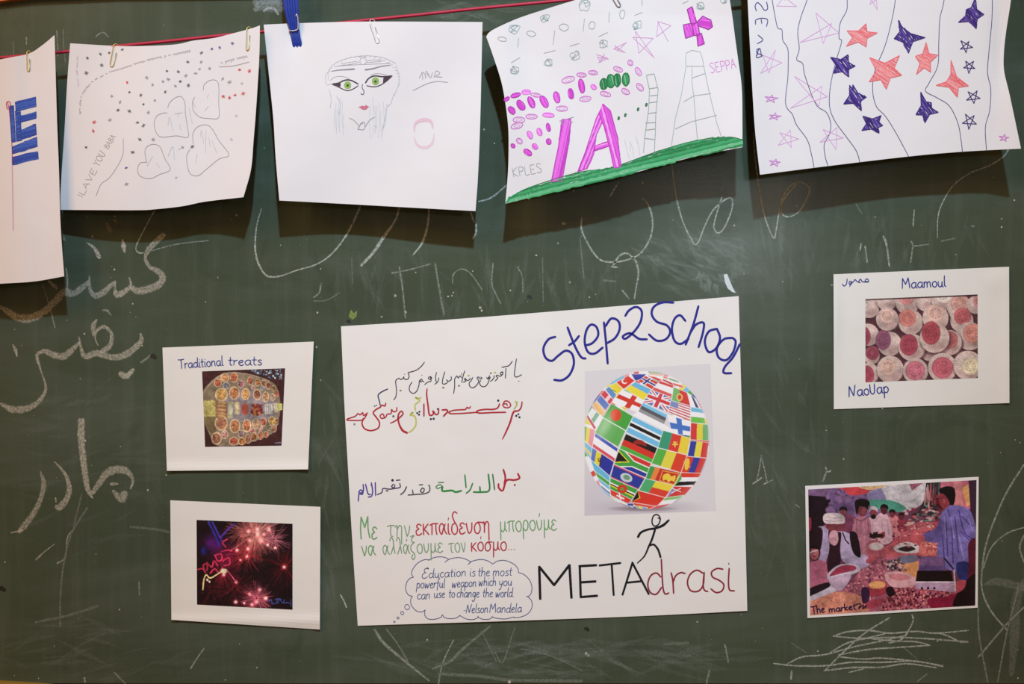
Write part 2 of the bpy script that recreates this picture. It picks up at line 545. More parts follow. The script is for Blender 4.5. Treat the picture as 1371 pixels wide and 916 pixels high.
g('É', 1.0, '.95,1.8 .6,2 .35,1.6 .5,1.15 .7,1.1', '.5,1.12 .18,.8 .15,.2 .5,0 .85,.3', '.7,1.85 .8,2.1 .95,1.9')
g('N', 1.0, '.05,0 .2,1.7', '.2,1.7 .6,.1', '.6,.1 .9,1.8')
g('M', 1.15, '.06,0 .14,1.7', '.14,1.8 .5,.7', '.5,.7 .86,1.85', '.86,1.85 1.0,.02')
g('T', .9, '0,1.75 .45,1.7 .9,1.8', '.45,1.7 .48,.9 .46,0')
g('U', .8, '.1,1.6 .1,.4 .3,.02 .55,.3 .65,1.6')
g('I', .3, '.12,1.5 .12,0')
g('L', .7, '.1,1.5 .1,0 .6,.05')
g('A', .85, '.02,0 .38,1.5', '.38,1.5 .72,0', '.15,.6 .6,.6')
g('V', .8, '.05,1.5 .35,0', '.35,0 .7,1.5')
g('O', .9, '.45,1.5 .1,1.1 .1,.4 .4,0 .75,.4 .75,1.1 .45,1.5')
g('Y', .8, '.05,1.5 .35,.8', '.7,1.5 .35,.8 .35,0')
g('B', .8, '.1,1.5 .1,0', '.1,1.5 .6,1.3 .5,.85 .1,.8', '.1,.8 .65,.6 .6,.1 .1,0')
g('S', .8, '.65,1.35 .35,1.55 .1,1.2 .4,.8 .65,.4 .4,0 .05,.15')
g('P', .75, '.1,1.5 .1,0', '.1,1.5 .6,1.35 .55,.8 .1,.7')
g('K', .8, '.1,1.5 .1,0', '.65,1.5 .1,.75 .65,0')
g('Z', .8, '.05,1.5 .65,1.45', '.65,1.45 .05,0', '.05,0 .7,.05')
g('R', .8, '.1,1.5 .1,0', '.1,1.5 .6,1.35 .55,.8 .1,.7', '.2,.7 .65,0')
g('H', .8, '.1,1.5 .1,0', '.65,1.5 .65,0', '.1,.75 .65,.75')
# Greek
g('Μ', 1.25, '.15,1.85 .12,.9 .2,0', '.15,1.85 .55,.95', '.55,.95 .85,1.9', '.85,1.9 .9,.9 1.1,.1')
g('ε', .66, '.58,.85 .3,1 .12,.78 .35,.55', '.35,.55 .08,.4 .12,.05 .35,0 .6,.15')
g('τ', .72, '.02,.9 .3,1 .7,.98', '.36,1 .32,.4 .38,.05 .55,.02')
g('η', .78, '.02,.85 .16,1 .2,.6 .18,0', '.2,.6 .4,1 .6,.85 .6,.3 .6,-.7')
g('ν', .66, '.08,1 .2,.5 .32,0', '.32,0 .5,.5 .56,1')
g('κ', .7, '.12,1 .1,.5 .12,0', '.58,1 .16,.5', '.16,.5 .38,.3 .62,0')
g('π', .85, '.02,.85 .3,1 .82,1', '.24,.98 .22,.5 .2,0', '.6,.98 .6,.4 .68,0')
g('α', .8, '.66,.95 .45,.5 .3,.02 .1,.3 .1,.75 .32,1 .52,.75 .6,.3 .78,.02')
g('ί', .36, '.14,1 .12,.4 .18,.04 .3,.04', '.14,1.3 .2,1.5')
g('δ', .78, '.66,1.9 .4,2.05 .2,1.7 .36,1.2 .62,.7 .6,.2 .34,0 .1,.3 .16,.85 .42,1')
g('υ', .74, '.06,.95 .14,.4 .3,.02 .54,.3 .6,.98')
g('σ', .84, '.84,1 .36,1 .1,.65 .14,.15 .4,0 .62,.3 .6,.75 .44,.98')
g('μ', .82, '.14,1 .12,.2 .1,-.75', '.13,.3 .3,.02 .52,.25 .6,1', '.6,1 .6,.3 .78,.04')
g('ο', .74, '.38,1 .12,.8 .08,.35 .3,.0 .56,.12 .64,.55 .52,.92 .38,1')
g('ρ', .74, '.1,-.8 .1,.4 .2,.85 .42,1 .62,.7 .56,.2 .34,.0 .1,.25')
g('ύ', .74, '.06,.95 .14,.4 .3,.02 .54,.3 .6,.98', '.34,1.3 .42,1.6')
g('λ', .74, '.05,1.35 .22,1.75 .42,1.5 .48,.8 .6,.05', '.46,.85 .3,.4 .14,0')
g('ά', .8, '.66,.95 .45,.5 .3,.02 .1,.3 .1,.75 .32,1 .52,.75 .6,.3 .78,.02', '.42,1.3 .48,1.55')
g('ξ', .72, '.1,1.75 .5,1.85 .2,1.5 .25,1.2 .5,1.15', '.5,1.15 .12,.8 .12,.3 .45,0 .5,-.4 .3,-.65 .15,-.4 .3,-.1')
g('ό', .74, '.38,1 .12,.8 .08,.35 .3,.0 .56,.12 .64,.55 .52,.92 .38,1', '.38,1.35 .42,1.6')

def write(S, fr, text, x0, y0, x1, y1, xh, w, col, slant=0.0, wob=0.03):
    """handwrite text between two baseline points given in tracing-frame units"""
    tot = sum(G[c][0] for c in text)
    dx, dy = x1 - x0, y1 - y0; L = math.hypot(dx, dy)
    ex, ey = dx / L, dy / L; sc = L / tot; cur = 0
    for c in text:
        adv, st = G[c]
        jy = random.uniform(-wob, wob)
        for s_ in st:
            pts = []
            for (a, b) in s_:
                a2 = (cur + a) * sc + slant * b * xh; b2 = (b + jy) * xh
                pts.append((x0 + ex * a2 + ey * b2, y0 + ey * a2 - ex * b2))
            S.curve(fr(pts), w, col)
        cur += adv
# ------------------------------------------------------------------ wall and chalkboard
random.seed(7)
M_WALL = plain('wall_plaster', (176, 158, 128), 0.9)
M_WOOD = plain('varnished_wood', (196, 104, 38), 0.5)
M_TRAY = plain('worn_yellow_tray', (150, 128, 52), 0.6)

def box(name, x0, x1, y0, y1, z0, z1, mat, parent=None):
    v = [(x, y, z) for x in (x0, x1) for y in (y0, y1) for z in (z0, z1)]
    f = [(0, 1, 3, 2), (4, 6, 7, 5), (0, 4, 5, 1), (2, 3, 7, 6), (0, 2, 6, 4), (1, 5, 7, 3)]
    o = mesh_obj(name, v, f, mat, parent)
    return o

wall = box('wall_back', -3.2, 3.2, 0.021, 0.14, 0.0, 2.9, M_WALL)
wall['kind'] = 'structure'
fl = box('floor', -3.2, 3.2, -4.2, 0.14, -0.06, 0.0, plain('floor_tiles', (120, 104, 84), 0.6)); fl['kind'] = 'structure'

def board_material():
    m, nt, b = new_mat('chalkboard_green')
    L = nt.links
    geo = nt.nodes.new('ShaderNodeNewGeometry')
    def noise(scale, vec_scale, detail=5, rough=0.6, rot=0.0, dist=0.0):
        mp = nt.nodes.new('ShaderNodeMapping'); mp.inputs['Scale'].default_value = vec_scale; mp.inputs['Rotation'].default_value = (0, rot, 0)
        L.new(geo.outputs['Position'], mp.inputs['Vector'])
        n = nt.nodes.new('ShaderNodeTexNoise'); n.inputs['Scale'].default_value = scale; n.inputs['Detail'].default_value = detail
        n.inputs['Roughness'].default_value = rough; n.inputs['Distortion'].default_value = dist
        L.new(mp.outputs[0], n.inputs['Vector']); return n.outputs[0]
    def ramp(src, a, b_, lo=0.0, hi=1.0):
        r = nt.nodes.new('ShaderNodeMapRange'); r.inputs[1].default_value = a; r.inputs[2].default_value = b_
        r.inputs[3].default_value = lo; r.inputs[4].default_value = hi; L.new(src, r.inputs[0]); return r.outputs[0]
    def mix(fac, c1, c2):
        r = nt.nodes.new('ShaderNodeMix'); r.data_type = 'RGBA'
        for sock, c in ((6, c1), (7, c2)):
            if isinstance(c, tuple): r.inputs[sock].default_value = c + (1,)
            else: L.new(c, r.inputs[sock])
        L.new(fac, r.inputs[0]); return r.outputs[2]
    base = mix(ramp(noise(2.2, (1, 1, 1), 3), 0.3, 0.7), (0.041, 0.059, 0.038), (0.055, 0.076, 0.049))
    wipe = ramp(noise(5.0, (0.35, 1, 1.6), 6, 0.65, 0.35, 0.6), 0.46, 0.78, 0.0, 0.34)       # eraser smears of old dust
    c = mix(wipe, base, (0.15, 0.18, 0.16))
    streak = ramp(noise(9.0, (6.0, 1, 0.35), 5, 0.6, 0.05), 0.50, 0.80, 0.0, 0.20)          # vertical trickles
    c = mix(streak, c, (0.16, 0.19, 0.17))
    dark = ramp(noise(7.0, (1, 1, 0.8), 4, 0.6, 0.9, 1.5), 0.57, 0.72, 0.0, 0.5)           # wet-wiped patches
    c = mix(dark, c, (0.024, 0.040, 0.024))
    fine = ramp(noise(420, (1, 1, 1), 3), 0.35, 0.75, 0.0, 0.10)
    c = mix(fine, c, (0.13, 0.15, 0.13))
    L.new(c, b.inputs['Base Color'])
    L.new(ramp(noise(6.0, (0.5, 1, 1.4), 5, 0.6, 0.3), 0.3, 0.7, 0.20, 0.33), b.inputs['Roughness'])
    b.inputs['Specular IOR Level'].default_value = 0.25
    bp = nt.nodes.new('ShaderNodeBump'); bp.inputs['Strength'].default_value = 0.06; bp.inputs['Distance'].default_value = 0.001
    L.new(noise(260, (1, 1, 1), 3), bp.inputs['Height']); L.new(bp.outputs[0], b.inputs['Normal'])
    return m

def px(x): return (x - 685.5) * .001
def pz(y): return Z0 + (458 - y) * .001
board = box('chalkboard', px(-620), px(1980), 0.0, 0.02, pz(915), pz(-4), board_material())
tag(board, 'large green chalkboard covered in chalk scribbles, behind all the papers', 'chalkboard')

def rail(name, edge, far, depth, mat):
    """a frame rail whose inner edge follows the traced points"""
    V = []; n = len(edge)
    for (x, y) in edge:
        for yy, h in ((y, 0.0), (y, depth), (far, depth), (far, 0.0)):
            V.append((px(x), -h, pz(yy)))
    F = [(3, 2, 1, 0), tuple((n - 1) * 4 + k for k in range(4))]
    for i in range(n - 1):
        for k in range(4):
            F.append((i * 4 + k, i * 4 + (k + 1) % 4, i * 4 + 4 + (k + 1) % 4, i * 4 + 4 + k))
    return mesh_obj(name, V, F, mat, board)
rail('frame_rail', P('-620,14 -200,11 0,5 18,2.5 48,-1 160,-6 400,-9 1980,-9'), -48, 0.012, M_WOOD)
rail('chalk_tray', P('-620,904 -100,908 0,911 52,914 120,921 1980,924')[::-1], 960, 0.010, M_TRAY)

# ------------------------------------------------------------------ chalk on the board
flat = lambda x, y: 0.0
CH = (206, 202, 188)
def chalk(name, strokes, label=None, col=CH, eps=0.0003):
    S = Strokes(flat, eps)
    for st in strokes:
        pts, w, dens = st[0], st[1], st[2]
        c = st[3] if len(st) > 3 else col
        big = (max(w) if isinstance(w, list) else w) > 4
        S.curve(pts, w, c, soft=dens, jitter=0.12 if big else 0.25)
    return S.build(name, M_CHALK, board, label)

CA = T(0, 290, 5.7125); CB = T(0, 410, 5.7125); CC = T(0, 550, 5.0875)
chalk('chalk_word', [
    (CA('1250,140 1190,195 1135,255 1112,320 1145,385 1210,420 1245,465 1220,515 1150,550 1060,570 1005,545'), [9, 10, 8, 5, 6, 9, 10, 11, 11, 11, 9], .62),
    (CA('988,465 1000,525 950,575 895,600 880,555 880,490'), [2, 4, 9, 10, 4, 1.5], .7),
    (CA('880,505 845,530 790,580 730,605 690,560 682,455'), [6, 8, 10, 10, 6, 2], .65),
    (CA('682,500 620,550 560,590 490,580 430,640 370,700 300,750 220,780 130,770 60,725 0,690'), [7, 9, 10, 12, 11, 10, 12, 13, 12, 9, 6], .62),
    (CA('660,198 720,240 760,312'), [1.5, 5, 7], .85), (CA('937,175 945,225 955,275'), [2, 8, 2.5], .85),
    (CA('365,485 430,545'), [5, 6], .55), (CA('505,395 515,470 515,560'), [2, 3, 3], .5),
    (CA('325,520 380,690 420,850'), [1.5, 2.5, 2], .45), (CA('440,30 485,160 500,185'), [2, 5, 2], .35),
    (CA('820,60 845,110'), [8, 7], .5, (180, 160, 120)), (CA('870,25 890,45'), [4, 5], .5, (180, 160, 120)),
], 'wide chalk word along the upper left edge, partly under the flag sheet')
chalk('chalk_word', [
    (CB('1075,210 1080,265 1020,330 940,380 850,390 740,360 660,385 628,350 603,235'), [3, 8, 10, 11, 10, 10, 9, 6, 2], .62),
    (CB('750,300 728,245 745,185 795,158 845,195 855,250 835,310 780,345'), [2, 2, 4, 6, 5, 6, 8, 8], .65),
    (CB('738,105 715,150 716,225'), [4, 8, 5], .6),
    (CB('605,280 540,345 480,385 400,370 340,345 285,370 290,430'), [5, 9, 11, 10, 7, 5, 5], .62),
    (CB('290,420 318,510 345,590 345,655 290,735 200,785 100,790 40,765 0,745'), [4, 2.5, 3.5, 5, 7, 10, 11, 7, 4], .62),
    (CB('98,295 118,335 130,385'), [1.5, 6, 2], .8), (CB('920,515 965,535 1020,485'), [8, 10, 6], .75),
    (CB('790,30 820,35 850,72'), [4, 4, 2], .45), (CB('1080,430 1130,395 1150,370'), [4, 3, 2], .4),
], 'wide chalk word in the middle of the left edge')
chalk('chalk_word', [
    (CC('555,65 553,190 568,340 585,470 600,540 630,595'), [11, 11, 10, 9, 8, 3], .72),
    (CC('630,560 680,490 730,425 800,400 865,415 905,470 890,530'), [7, 9, 12, 13, 10, 4, 4], .6),
    (CC('770,545 825,600 850,560'), [4, 13, 10], .6), (CC('755,500 800,498'), [5, 4], .6),
    (CC('370,345 420,400 455,455 472,530 455,600 410,655 385,655'), [2, 4, 6, 8, 9, 11, 8], .65), (CC('378,595 382,620'), [3, 3], .7),
    (CC('275,415 298,495 280,590 235,690 165,785 130,825'), [2.5, 8, 7, 9, 10, 7], .55), (CC('75,832 150,815'), [2, 4], .7),
], 'wide chalk word at the lower left, below the other two chalk words')

O_ = T(320, 220, 3.608); PQ = T(740, 200, 3.705); Q_ = T(1000, 200, 3.695); N_ = T(980, 800, 3.506); Z_ = T(1270, 540, 2.436)
B2 = T(440, 820, 2.448); B3 = T(980, 540, 3.157); R_ = T(0, 640, 2.742); F8 = T(420, 330, 4.032); A_ = T(0, 0, 2.2914); C0 = T(0, 0, 11.43)
W_ = (162, 168, 160)
def thin(name, sts, label=None):
    if label is None and len(sts) > 1:      # separate marks are separate parts
        for a, b, c in sts:
            chalk(name[:-1] if name.endswith('letters') else name, [(a, b, c * 1.7, W_)])
        return None
    return chalk(name, [(a, b, c * 1.7, W_) for a, b, c in sts], label)
thin('chalk_line', [(O_('108,215 85,300 78,400 90,470 120,525 150,543 200,540 280,512 370,485 440,440 500,370 545,295 585,205'), [1.2, 2, 2.8, 3, 3, 3, 2.4, 2, 2.2, 2.6, 3, 3.2, 3], .8)])
thin('chalk_line', [(O_('775,205 755,270 700,350 650,425 590,490'), [4, 4, 5, 5, 4], .85)])
thin('chalk_line', [(O_('918,205 912,290 885,380 840,438'), [3, 3.6, 3.6, 2.4], .95)])
thin('chalk_line', [(O_('1120,235 1135,280'), 2.6, .9), (O_('1146,290 1145,330 1130,358'), 3, 1)])
thin('chalk_line', [(O_('1158,180 1220,160 1300,95'), 2.6, .9)])
thin('chalk_line', [(PQ('145,340 142,390 160,440 200,510 240,550 300,560 370,548 430,520 475,460 495,390 490,320 470,270 445,242'), 2.7, .85)])
thin('chalk_line', [(PQ('300,575 330,530 365,515 400,540 418,570 425,620 415,680 405,740'), [3, 3, 3, 3, 2.6, 3, 2, 2.4], .8), (PQ('292,582 320,585'), 3, 1)])
thin('chalk_line', [(PQ('590,60 600,160 620,270 650,370 690,450 705,472 725,455 750,390 790,310 840,260 880,240 892,260 885,310 850,390 820,415 800,390 805,350 825,280 840,235'), 2.4, .85)])
thin('chalk_line', [(PQ('325,165 285,232'), [3, 2.4], .85)])
thin('chalk_line', [(PQ('995,-80 1000,0 1015,130 1035,260 1060,360 1095,440 1105,420 1120,330 1140,240 1180,180 1230,163 1270,190 1265,235 1220,310 1165,335 1130,310 1135,270 1160,230 1205,175'), 2.3, .85)])
thin('chalk_line', [(Q_('1300,-10 1270,35 1200,80 1100,120 1020,180 965,270 945,340 942,440'), [2.2, 2.2, 2, 2, 2, 2, 1.8, 1], .75)])
thin('chalk_line', [(A_('475,645 450,690 418,755 425,775 445,775'), 2.2, .7), (A_('445,775 540,750 640,738'), 1.8, .4)])
thin('faint_chalk_letters', [(F8('420,145 520,125 630,95'), 2.2, .5), (F8('462,110 480,230 495,385'), 2.8, .42), (F8('655,90 670,180 690,300 705,370'), 3, .4),
    (F8('750,200 755,150 800,122 850,150 910,235'), 2.2, .42), (F8('968,90 962,200 985,260 1010,310'), 2.2, .45), (F8('1100,110 1125,160 1130,250'), 2.6, .35),
    (F8('1235,60 1237,200 1240,300'), 2.2, .25), (F8('40,200 30,250 0,275'), 2.4, .5), (F8('0,295 70,290 140,250'), 1.8, .3), (F8('205,60 210,200'), 1.8, .2),
    (PQ('135,440 155,640'), 2, .3), (PQ('250,650 310,655'), 3.4, .3), (PQ('345,700 378,740'), 2.5, .6)])
sc = [('475,182 540,162 640,155 740,168 860,160 960,168 1110,155'), ('475,182 600,192 760,188 900,193 1020,202 1108,208'), ('960,165 1010,180 1070,208 1108,210'),
      ('435,345 520,260 620,170 740,95'), ('845,80 850,110 820,170 790,200 735,215'), ('195,310 260,318 330,322 450,320 560,305 700,305 860,300 990,325'),
      ('260,312 330,280 440,268 560,235 700,205 810,180'), ('460,260 540,215 640,190 720,170'), ('500,270 640,245 780,235 930,225'), ('930,225 860,208 760,205 620,190'),
      ('430,345 560,330 700,328 820,312 960,330'), ('510,280 620,290 700,285 860,300 990,320'), ('550,352 620,335')]
thin('chalk_scribble', [(N_(s), [2.2] + [2.6] * (len(P(s)) - 2) + [2.2], .8) for s in sc], 'tangle of chalk lines under the market photograph')
thin('chalk_line', [(N_('280,345 277,385'), 3, .8), (N_('915,360 870,395'), 2, .5), (N_('280,215 350,260'), 1.5, .3), (N_('800,230 870,290'), 1.5, .3)])
thin('chalk_curve', [(Z_('246,200 190,290 150,380 120,470 108,560 112,620 140,680 190,740'), 2.8, .6), (Z_('246,405 190,425 140,470 112,540'), 2.4, .6)])
thin('chalk_line', [(Z_('96,830 130,790 190,720 246,665'), 2.8, .55), (Z_('96,660 100,760 128,910'), 2.6, .4), (Z_('228,600 190,750 160,910'), 2.4, .4), (Z_('246,430 232,470 246,520'), 3, .5)])
chalk('broad_chalk_stroke', [(Z_('118,592 150,582 200,590 250,604'), [4, 13, 12, 13], .34, W_), (Z_('250,580 222,640 215,760 205,885'), [12, 16, 16, 8], .30, W_)])
thin('chalk_scratch', [(B2('150,55 180,100 250,160 330,225'), [3, 5, 4, 2.5], .55), (B2('190,55 230,110 262,165'), 2.5, .35), (B2('410,90 385,140 370,180 360,235'), 2.4, .55),
    (B2('530,45 440,120 400,160 340,185'), [3, 4.5, 4, 3], .35), (B2('545,130 570,165 600,80 610,50'), 2, .3), (B2('500,60 550,160'), 2, .25), (B2('360,202 500,210 600,222 830,225'), 5, .26),
    (B2('630,120 720,140 830,190'), 2, .25), (B2('1298,105 1305,135 1310,165'), 2.6, .5), (B2('1248,190 1238,235'), 3, .4), (B2('1100,105 1180,100'), 4, .2)])
thin('chalk_scratch', [(B3('125,220 115,280 105,325'), 1.8, .6), (B3('125,230 140,290 148,330'), 1.8, .6), (B3('90,340 125,315'), 2.6, .8), (B3('135,342 170,325'), 2, .7),
    (B3('402,280 385,330'), 2.6, .6), (B3('395,270 405,290 418,285'), 2.2, .8), (B3('270,430 285,440'), 3, .4)])
thin('chalk_scratch', [(R_('278,178 248,220 240,290 210,314'), [1.6, 2.4, 2, 2.6], .55), (R_('200,243 165,270 132,300'), [1.4, 1.8, 3], .65), (R_('320,110 265,200 235,310 222,430 221,545'), 3, .22),
    (R_('750,625 725,660 700,700'), [1.6, 2, 2.6], .6), (R_('1250,430 1262,450 1272,475'), 2.6, .9), (R_('510,380 512,430'), 2, .4), (R_('130,530 250,505 360,470'), 4, .22),
    (R_('480,180 580,190 620,200'), 4, .2), (R_('300,60 270,180'), 3, .2), (R_('420,715 460,755'), 3, .35), (R_('310,735 312,750'), 3.5, .7)])
thin('chalk_scratch', [(Q_('565,465 560,500'), 2.4, .8), (Q_('585,478 595,560'), 2.4, .7), (Q_('675,430 690,470 705,580'), [3.5, 3.5, 2.4], .7), (Q_('828,300 822,380'), 2, .7), (Q_('812,455 820,480 810,560'), 2.4, .5),
    (Q_('820,480 900,470'), 1.8, .5), (Q_('960,455 1030,440'), 2.5, .3), (Q_('1110,380 1125,380'), 3, .4), (Q_('540,270 570,320'), 3, .2)])
thin('chalk_scratch', [(C0('405,570 405,680'), 2.5, .45), (C0('870,470 885,740 885,860'), 2.2, .4), (C0('965,450 975,700 990,850 1000,950'), 1.8, .35), (P('128,50 133,45 140,44 145,50'), 2, .5),
    (C0('200,640 215,860'), 1.6, .3)])
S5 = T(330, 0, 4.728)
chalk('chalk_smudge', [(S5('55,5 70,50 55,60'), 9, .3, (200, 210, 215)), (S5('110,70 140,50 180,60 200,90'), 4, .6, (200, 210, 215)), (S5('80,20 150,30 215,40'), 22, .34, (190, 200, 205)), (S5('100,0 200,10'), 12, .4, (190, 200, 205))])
# fine dusty eraser streaks; those above the poster's upper right corner paint sheen
rd = random.Random(17)
def pale_streaks(name, cx, cy, rx, ry, ang, n, L, dens):
    S = Strokes(flat, 0.00018)
    for _ in range(n):
        a, q = rd.uniform(0, 6.283), math.sqrt(rd.random()); x, y = cx + rx * q * math.cos(a), cy + ry * q * math.sin(a)
        t = math.radians(ang + rd.gauss(0, 16)); l = L * rd.uniform(.4, 1.2)
        S.curve([(x - l * math.cos(t), y - l * math.sin(t)), (x, y + rd.uniform(-3, 3)), (x + l * math.cos(t), y + l * math.sin(t))], [.5, rd.uniform(3, 13), .5], (190, 205, 200), soft=dens * (1.15 - .5 * q), jitter=.2)
    S.build(name, M_CHALK, board, kind='stuff')
pale_streaks('dust_and_sheen', 930, 350, 78, 44, 28, 80, 22, .10); pale_streaks('dust_and_sheen', 960, 378, 38, 16, 60, 12, 12, .2)  # both clusters paint the glare on the board as pale streaks
pale_streaks('dust_and_sheen', 1030, 340, 60, 60, 80, 30, 30, .05); pale_streaks('dust_and_sheen', 640, 380, 200, 40, 85, 60, 26, .06); pale_streaks('dust_and_sheen', 120, 870, 130, 40, -6, 22, 40, .06)
pale_streaks('dust_and_sheen', 740, 880, 260, 26, 3, 70, 46, .08); pale_streaks('dust_and_sheen', 1180, 330, 150, 50, 88, 44, 24, .045); pale_streaks('dust_and_sheen', 110, 620, 110, 120, -15, 30, 34, .04); pale_streaks('dust_and_sheen', 640, 14, 60, 14, -8, 20, 26, .09)
pale_streaks('dust_and_sheen', 1050, 620, 60, 150, 75, 40, 26, .05); pale_streaks('dust_and_sheen', 440, 660, 20, 160, 80, 24, 30, .05)
# chalk crumbs, far too small to count
S = Strokes(flat, 0.0003)
r = random.Random(11)
for _ in range(330):
    x, y = r.uniform(5, 1366), r.uniform(20, 912)
    q = r.random() ** 3
    S.dot(x, y, 0.35 + 1.1 * q, CH, squash=r.uniform(.7, 1.3), n=6)
for x, y, q in ((529, 396, 1.9), (633, 363, 1.1), (605, 396, 1.2), (607, 392, 1.3), (600, 397, 1.3), (643, 412, 2), (645, 416, 1.5), (683, 389, 1.3), (543, 418, 1.6), (718, 342, 1.4), (747, 326, 1.3), (785, 875, 2.0), (788, 878, 1.6),
                (682, 913, 2.4), (572, 857, 1.3), (1095, 872, 1.2), (763, 378, 1.5), (789, 398, 1.3), (754, 299, 2.0), (757, 300, 1.4), (983, 302, 1.3), (828, 238, 1.2), (1067, 276, 1.0), (860, 245, 1.6), (1358, 268, 1.3),
                (1341, 293, 1.2), (1341, 304, 1.2), (113, 447, 1.2), (153, 361, 1.4), (154, 290, 1.2), (662, 192, 1.0)):
    S.dot(x, y, q, CH, n=7)
S.build('chalk_crumbs', M_CHALK, board, kind='stuff')
# dark rubbed spots and coloured paint flecks
M_DARK = plain('dark_grease', (22, 26, 20), 0.5); M_FLECK = plain('green_paint_fleck', (112, 128, 62), 0.6)
for x, y, q in ((204, 476.5, 4), (708, 397, 3), (785, 842, 3), (466, 430, 2.5), (2, 788, 4)):
    S = Strokes(flat, 0.00025); S.dot(x, y, q, (24, 28, 20), squash=.8); S.dot(x + q * .8, y + q * .5, q * .7, (24, 28, 20)); S.build('grease_spot', M_DARK, board)
S = Strokes(flat, 0.00025); S.hatch(P('467,424 470,415 474,420 478,416 477,424 472,428'), 20, 1.2, [(120, 135, 66)]); S.build('paint_fleck', M_FLECK, board)

# torn tape and a spot of glue left above the poster
M_TAPE = plain('torn_white_tape', (196, 206, 214), 0.35)
tp = Strokes(flat, 0.0006); tp.fill(PQ('848,622 865,618 882,660 895,690 908,712 890,708 868,690 855,660'), (210, 220, 228))
o = tp.build('tape_scrap', M_TAPE, None); tag(o, 'small torn scrap of white tape stuck on the board above the poster corner', 'tape')
# ------------------------------------------------------------------ the cord and the hanging drawings
random.seed(3)
M_PAPER = paper_mat('drawing_paper', (217, 215, 220))
M_CARD = paper_mat('card_paper', (221, 219, 216), 0.02)
PEN = (150, 145, 160); PENL = (188, 184, 196)
def gs(x, c, w): return math.exp(-((x - c) / w) ** 2)

M_CORD = plain('crimson_cord', (176, 22, 62), 0.55)
cpts, _ = smooth(P('-420,112 -200,96 0,77.5 85,69.5 176,60 205,57.3 248,52.8 290,48.3 350,42.5 480,28.2 560,20 640,11.5 760,0 900,-14 1100,-35 1400,-66 1800,-105'), step=12)
cord = tube('cord', [at(x, y, 0.0345) for x, y in cpts], 0.0021, M_CORD)
tag(cord, 'thin crimson cord stretched across the top of the board, holding the drawings', 'cord')

# --- sheet 1: the flag
H1 = lambda x, y: 0.046 + 0.010 * gs(x, 92, 32) - 0.006 * gs(x, 38, 16) * max(0, 1 - (y - 60) / 240) + 0.006 * (y - 60) / 320 + 0.004 * math.sin(x / 17.0)
s1 = sheet('drawing_sheet', P('-150,110 -60,92 8,78 38,72 56,61 73,47'), P('73,47 76,150 79,230 81,300 86,370'), P('-144,390 -60,385 0,380 45,377 86,370'), P('-150,110 -148,250 -144,390'), H1, M_PAPER, None)
tag(s1, 'sheet with a blue striped flag in marker, at the far left of the cord', 'drawing', 'children drawings hung along the cord')
FL = T(0, 60, 2.776); BL = [(52, 84, 178), (44, 72, 165), (62, 98, 190)]
for q in ('57,213 132,194 134,229 60,247', '57,247 75,242 79,355 62,358', '66,268 134,250 134,272 68,290', '64,325 132,294 135,334 62,357', '45,380 136,343 138,378 47,405', '47,418 140,397 142,422 47,446', '36,228 50,226 57,360 44,362'):
    S = Strokes(H1); S.hatch(FL(q), -14, 2.2, BL); S.lines(FL(q), .9, (38, 60, 150), closed=True); S.build('flag_bar', M_INK, s1)
S = Strokes(H1); S.curve(FL('27,240 24,216 34,211 39,222 32,240'), 1.2, (185, 50, 80)); S.curve(FL('29,215 36,260 44,370 45,445'), 1.0, (185, 60, 90)); S.curve(FL('45,445 47,560 49,690'), 1.3, (206, 160, 186)); S.build('flag_pole', M_INK, s1)

# --- sheet 2: hearts and tiny stars
H2 = lambda x, y: 0.042 + 0.020 * max(0, (x - 240) / 110) ** 2 + 0.006 * (y - 50) / 230 - 0.010 * (y - 50) / 230 * max(0, (230 - x) / 140) - 0.003 * gs(x, 155, 22) * gs(y, 60, 60) + 0.003 * math.sin((x + y * .4) / 34.0)
s2 = sheet('drawing_sheet', P('94,58 155,61.5 195,61.5 235,59.5 258,54.5 275,52.5 293,49.5 335,38.5 348,34'), P('348,34 347,79 343,144 339.5,188 336,227 326,264'), P('80,281 180,281.5 210,280 245,276 275,270 326,264'), P('94,58 90,110 86,180 82,240 80,281'), H2, M_PAPER, None)
tag(s2, 'sheet with four pencil hearts among tiny stars, second from the left on the cord', 'drawing', 'children drawings hung along the cord')
U4 = T(195, 95, 6.107); PC = (160, 152, 157)
for h_ in (U4('180,300 195,260 240,220 290,210 320,260 325,350 340,450 345,540 250,530 130,540 85,500 70,430 90,370 140,345 175,342'),
           U4('470,160 480,110 530,75 580,80 598,130 597,260 597,380 520,388 440,375 390,320 385,250 400,215'),
           U4('390,600 385,520 420,460 490,440 540,470 600,570 680,685 600,720 500,800 430,855 370,845 345,790 335,700 360,640'),
           A_('450,500 445,460 465,443 490,450 505,485 522,520 490,535 460,548 430,540 422,520 430,500 450,498')):
    S = Strokes(H2); S.curve(h_, .75, PC); S.build('heart', M_INK, s2)
def squiggle(S, path, n, amp, w, col, rng=random):
    p, _ = smooth(path, step=3.0)
    i = 0
    while i < len(p) - 1:
        x, y = p[i]; x2, y2 = p[min(i + 1, len(p) - 1)]
        q = math.hypot(x2 - x, y2 - y) or 1; nx, ny = -(y2 - y) / q, (x2 - x) / q
        k = rng.uniform(-.2, 1)
        S.curve([(x + nx * amp * k, y + ny * amp * k), ((x + x2) / 2 - nx * amp * .5, (y + y2) / 2 - ny * amp * .5), (x2 + nx * amp * rng.uniform(-.2, .9), y2 + ny * amp * .4)], w, col)
        i += 1 if rng.random() < .8 else 2
S = Strokes(H2)
squiggle(S, A_('245,350 250,295 285,250 330,225'), 0, 2, .55, PC)
S.build('pencil_writing', M_INK, s2); S = Strokes(H2)
squiggle(S, A_('335,222 390,205 425,192 445,188'), 0, 1.8, .6, PC)
S.build('pencil_writing', M_INK, s2); S = Strokes(H2)
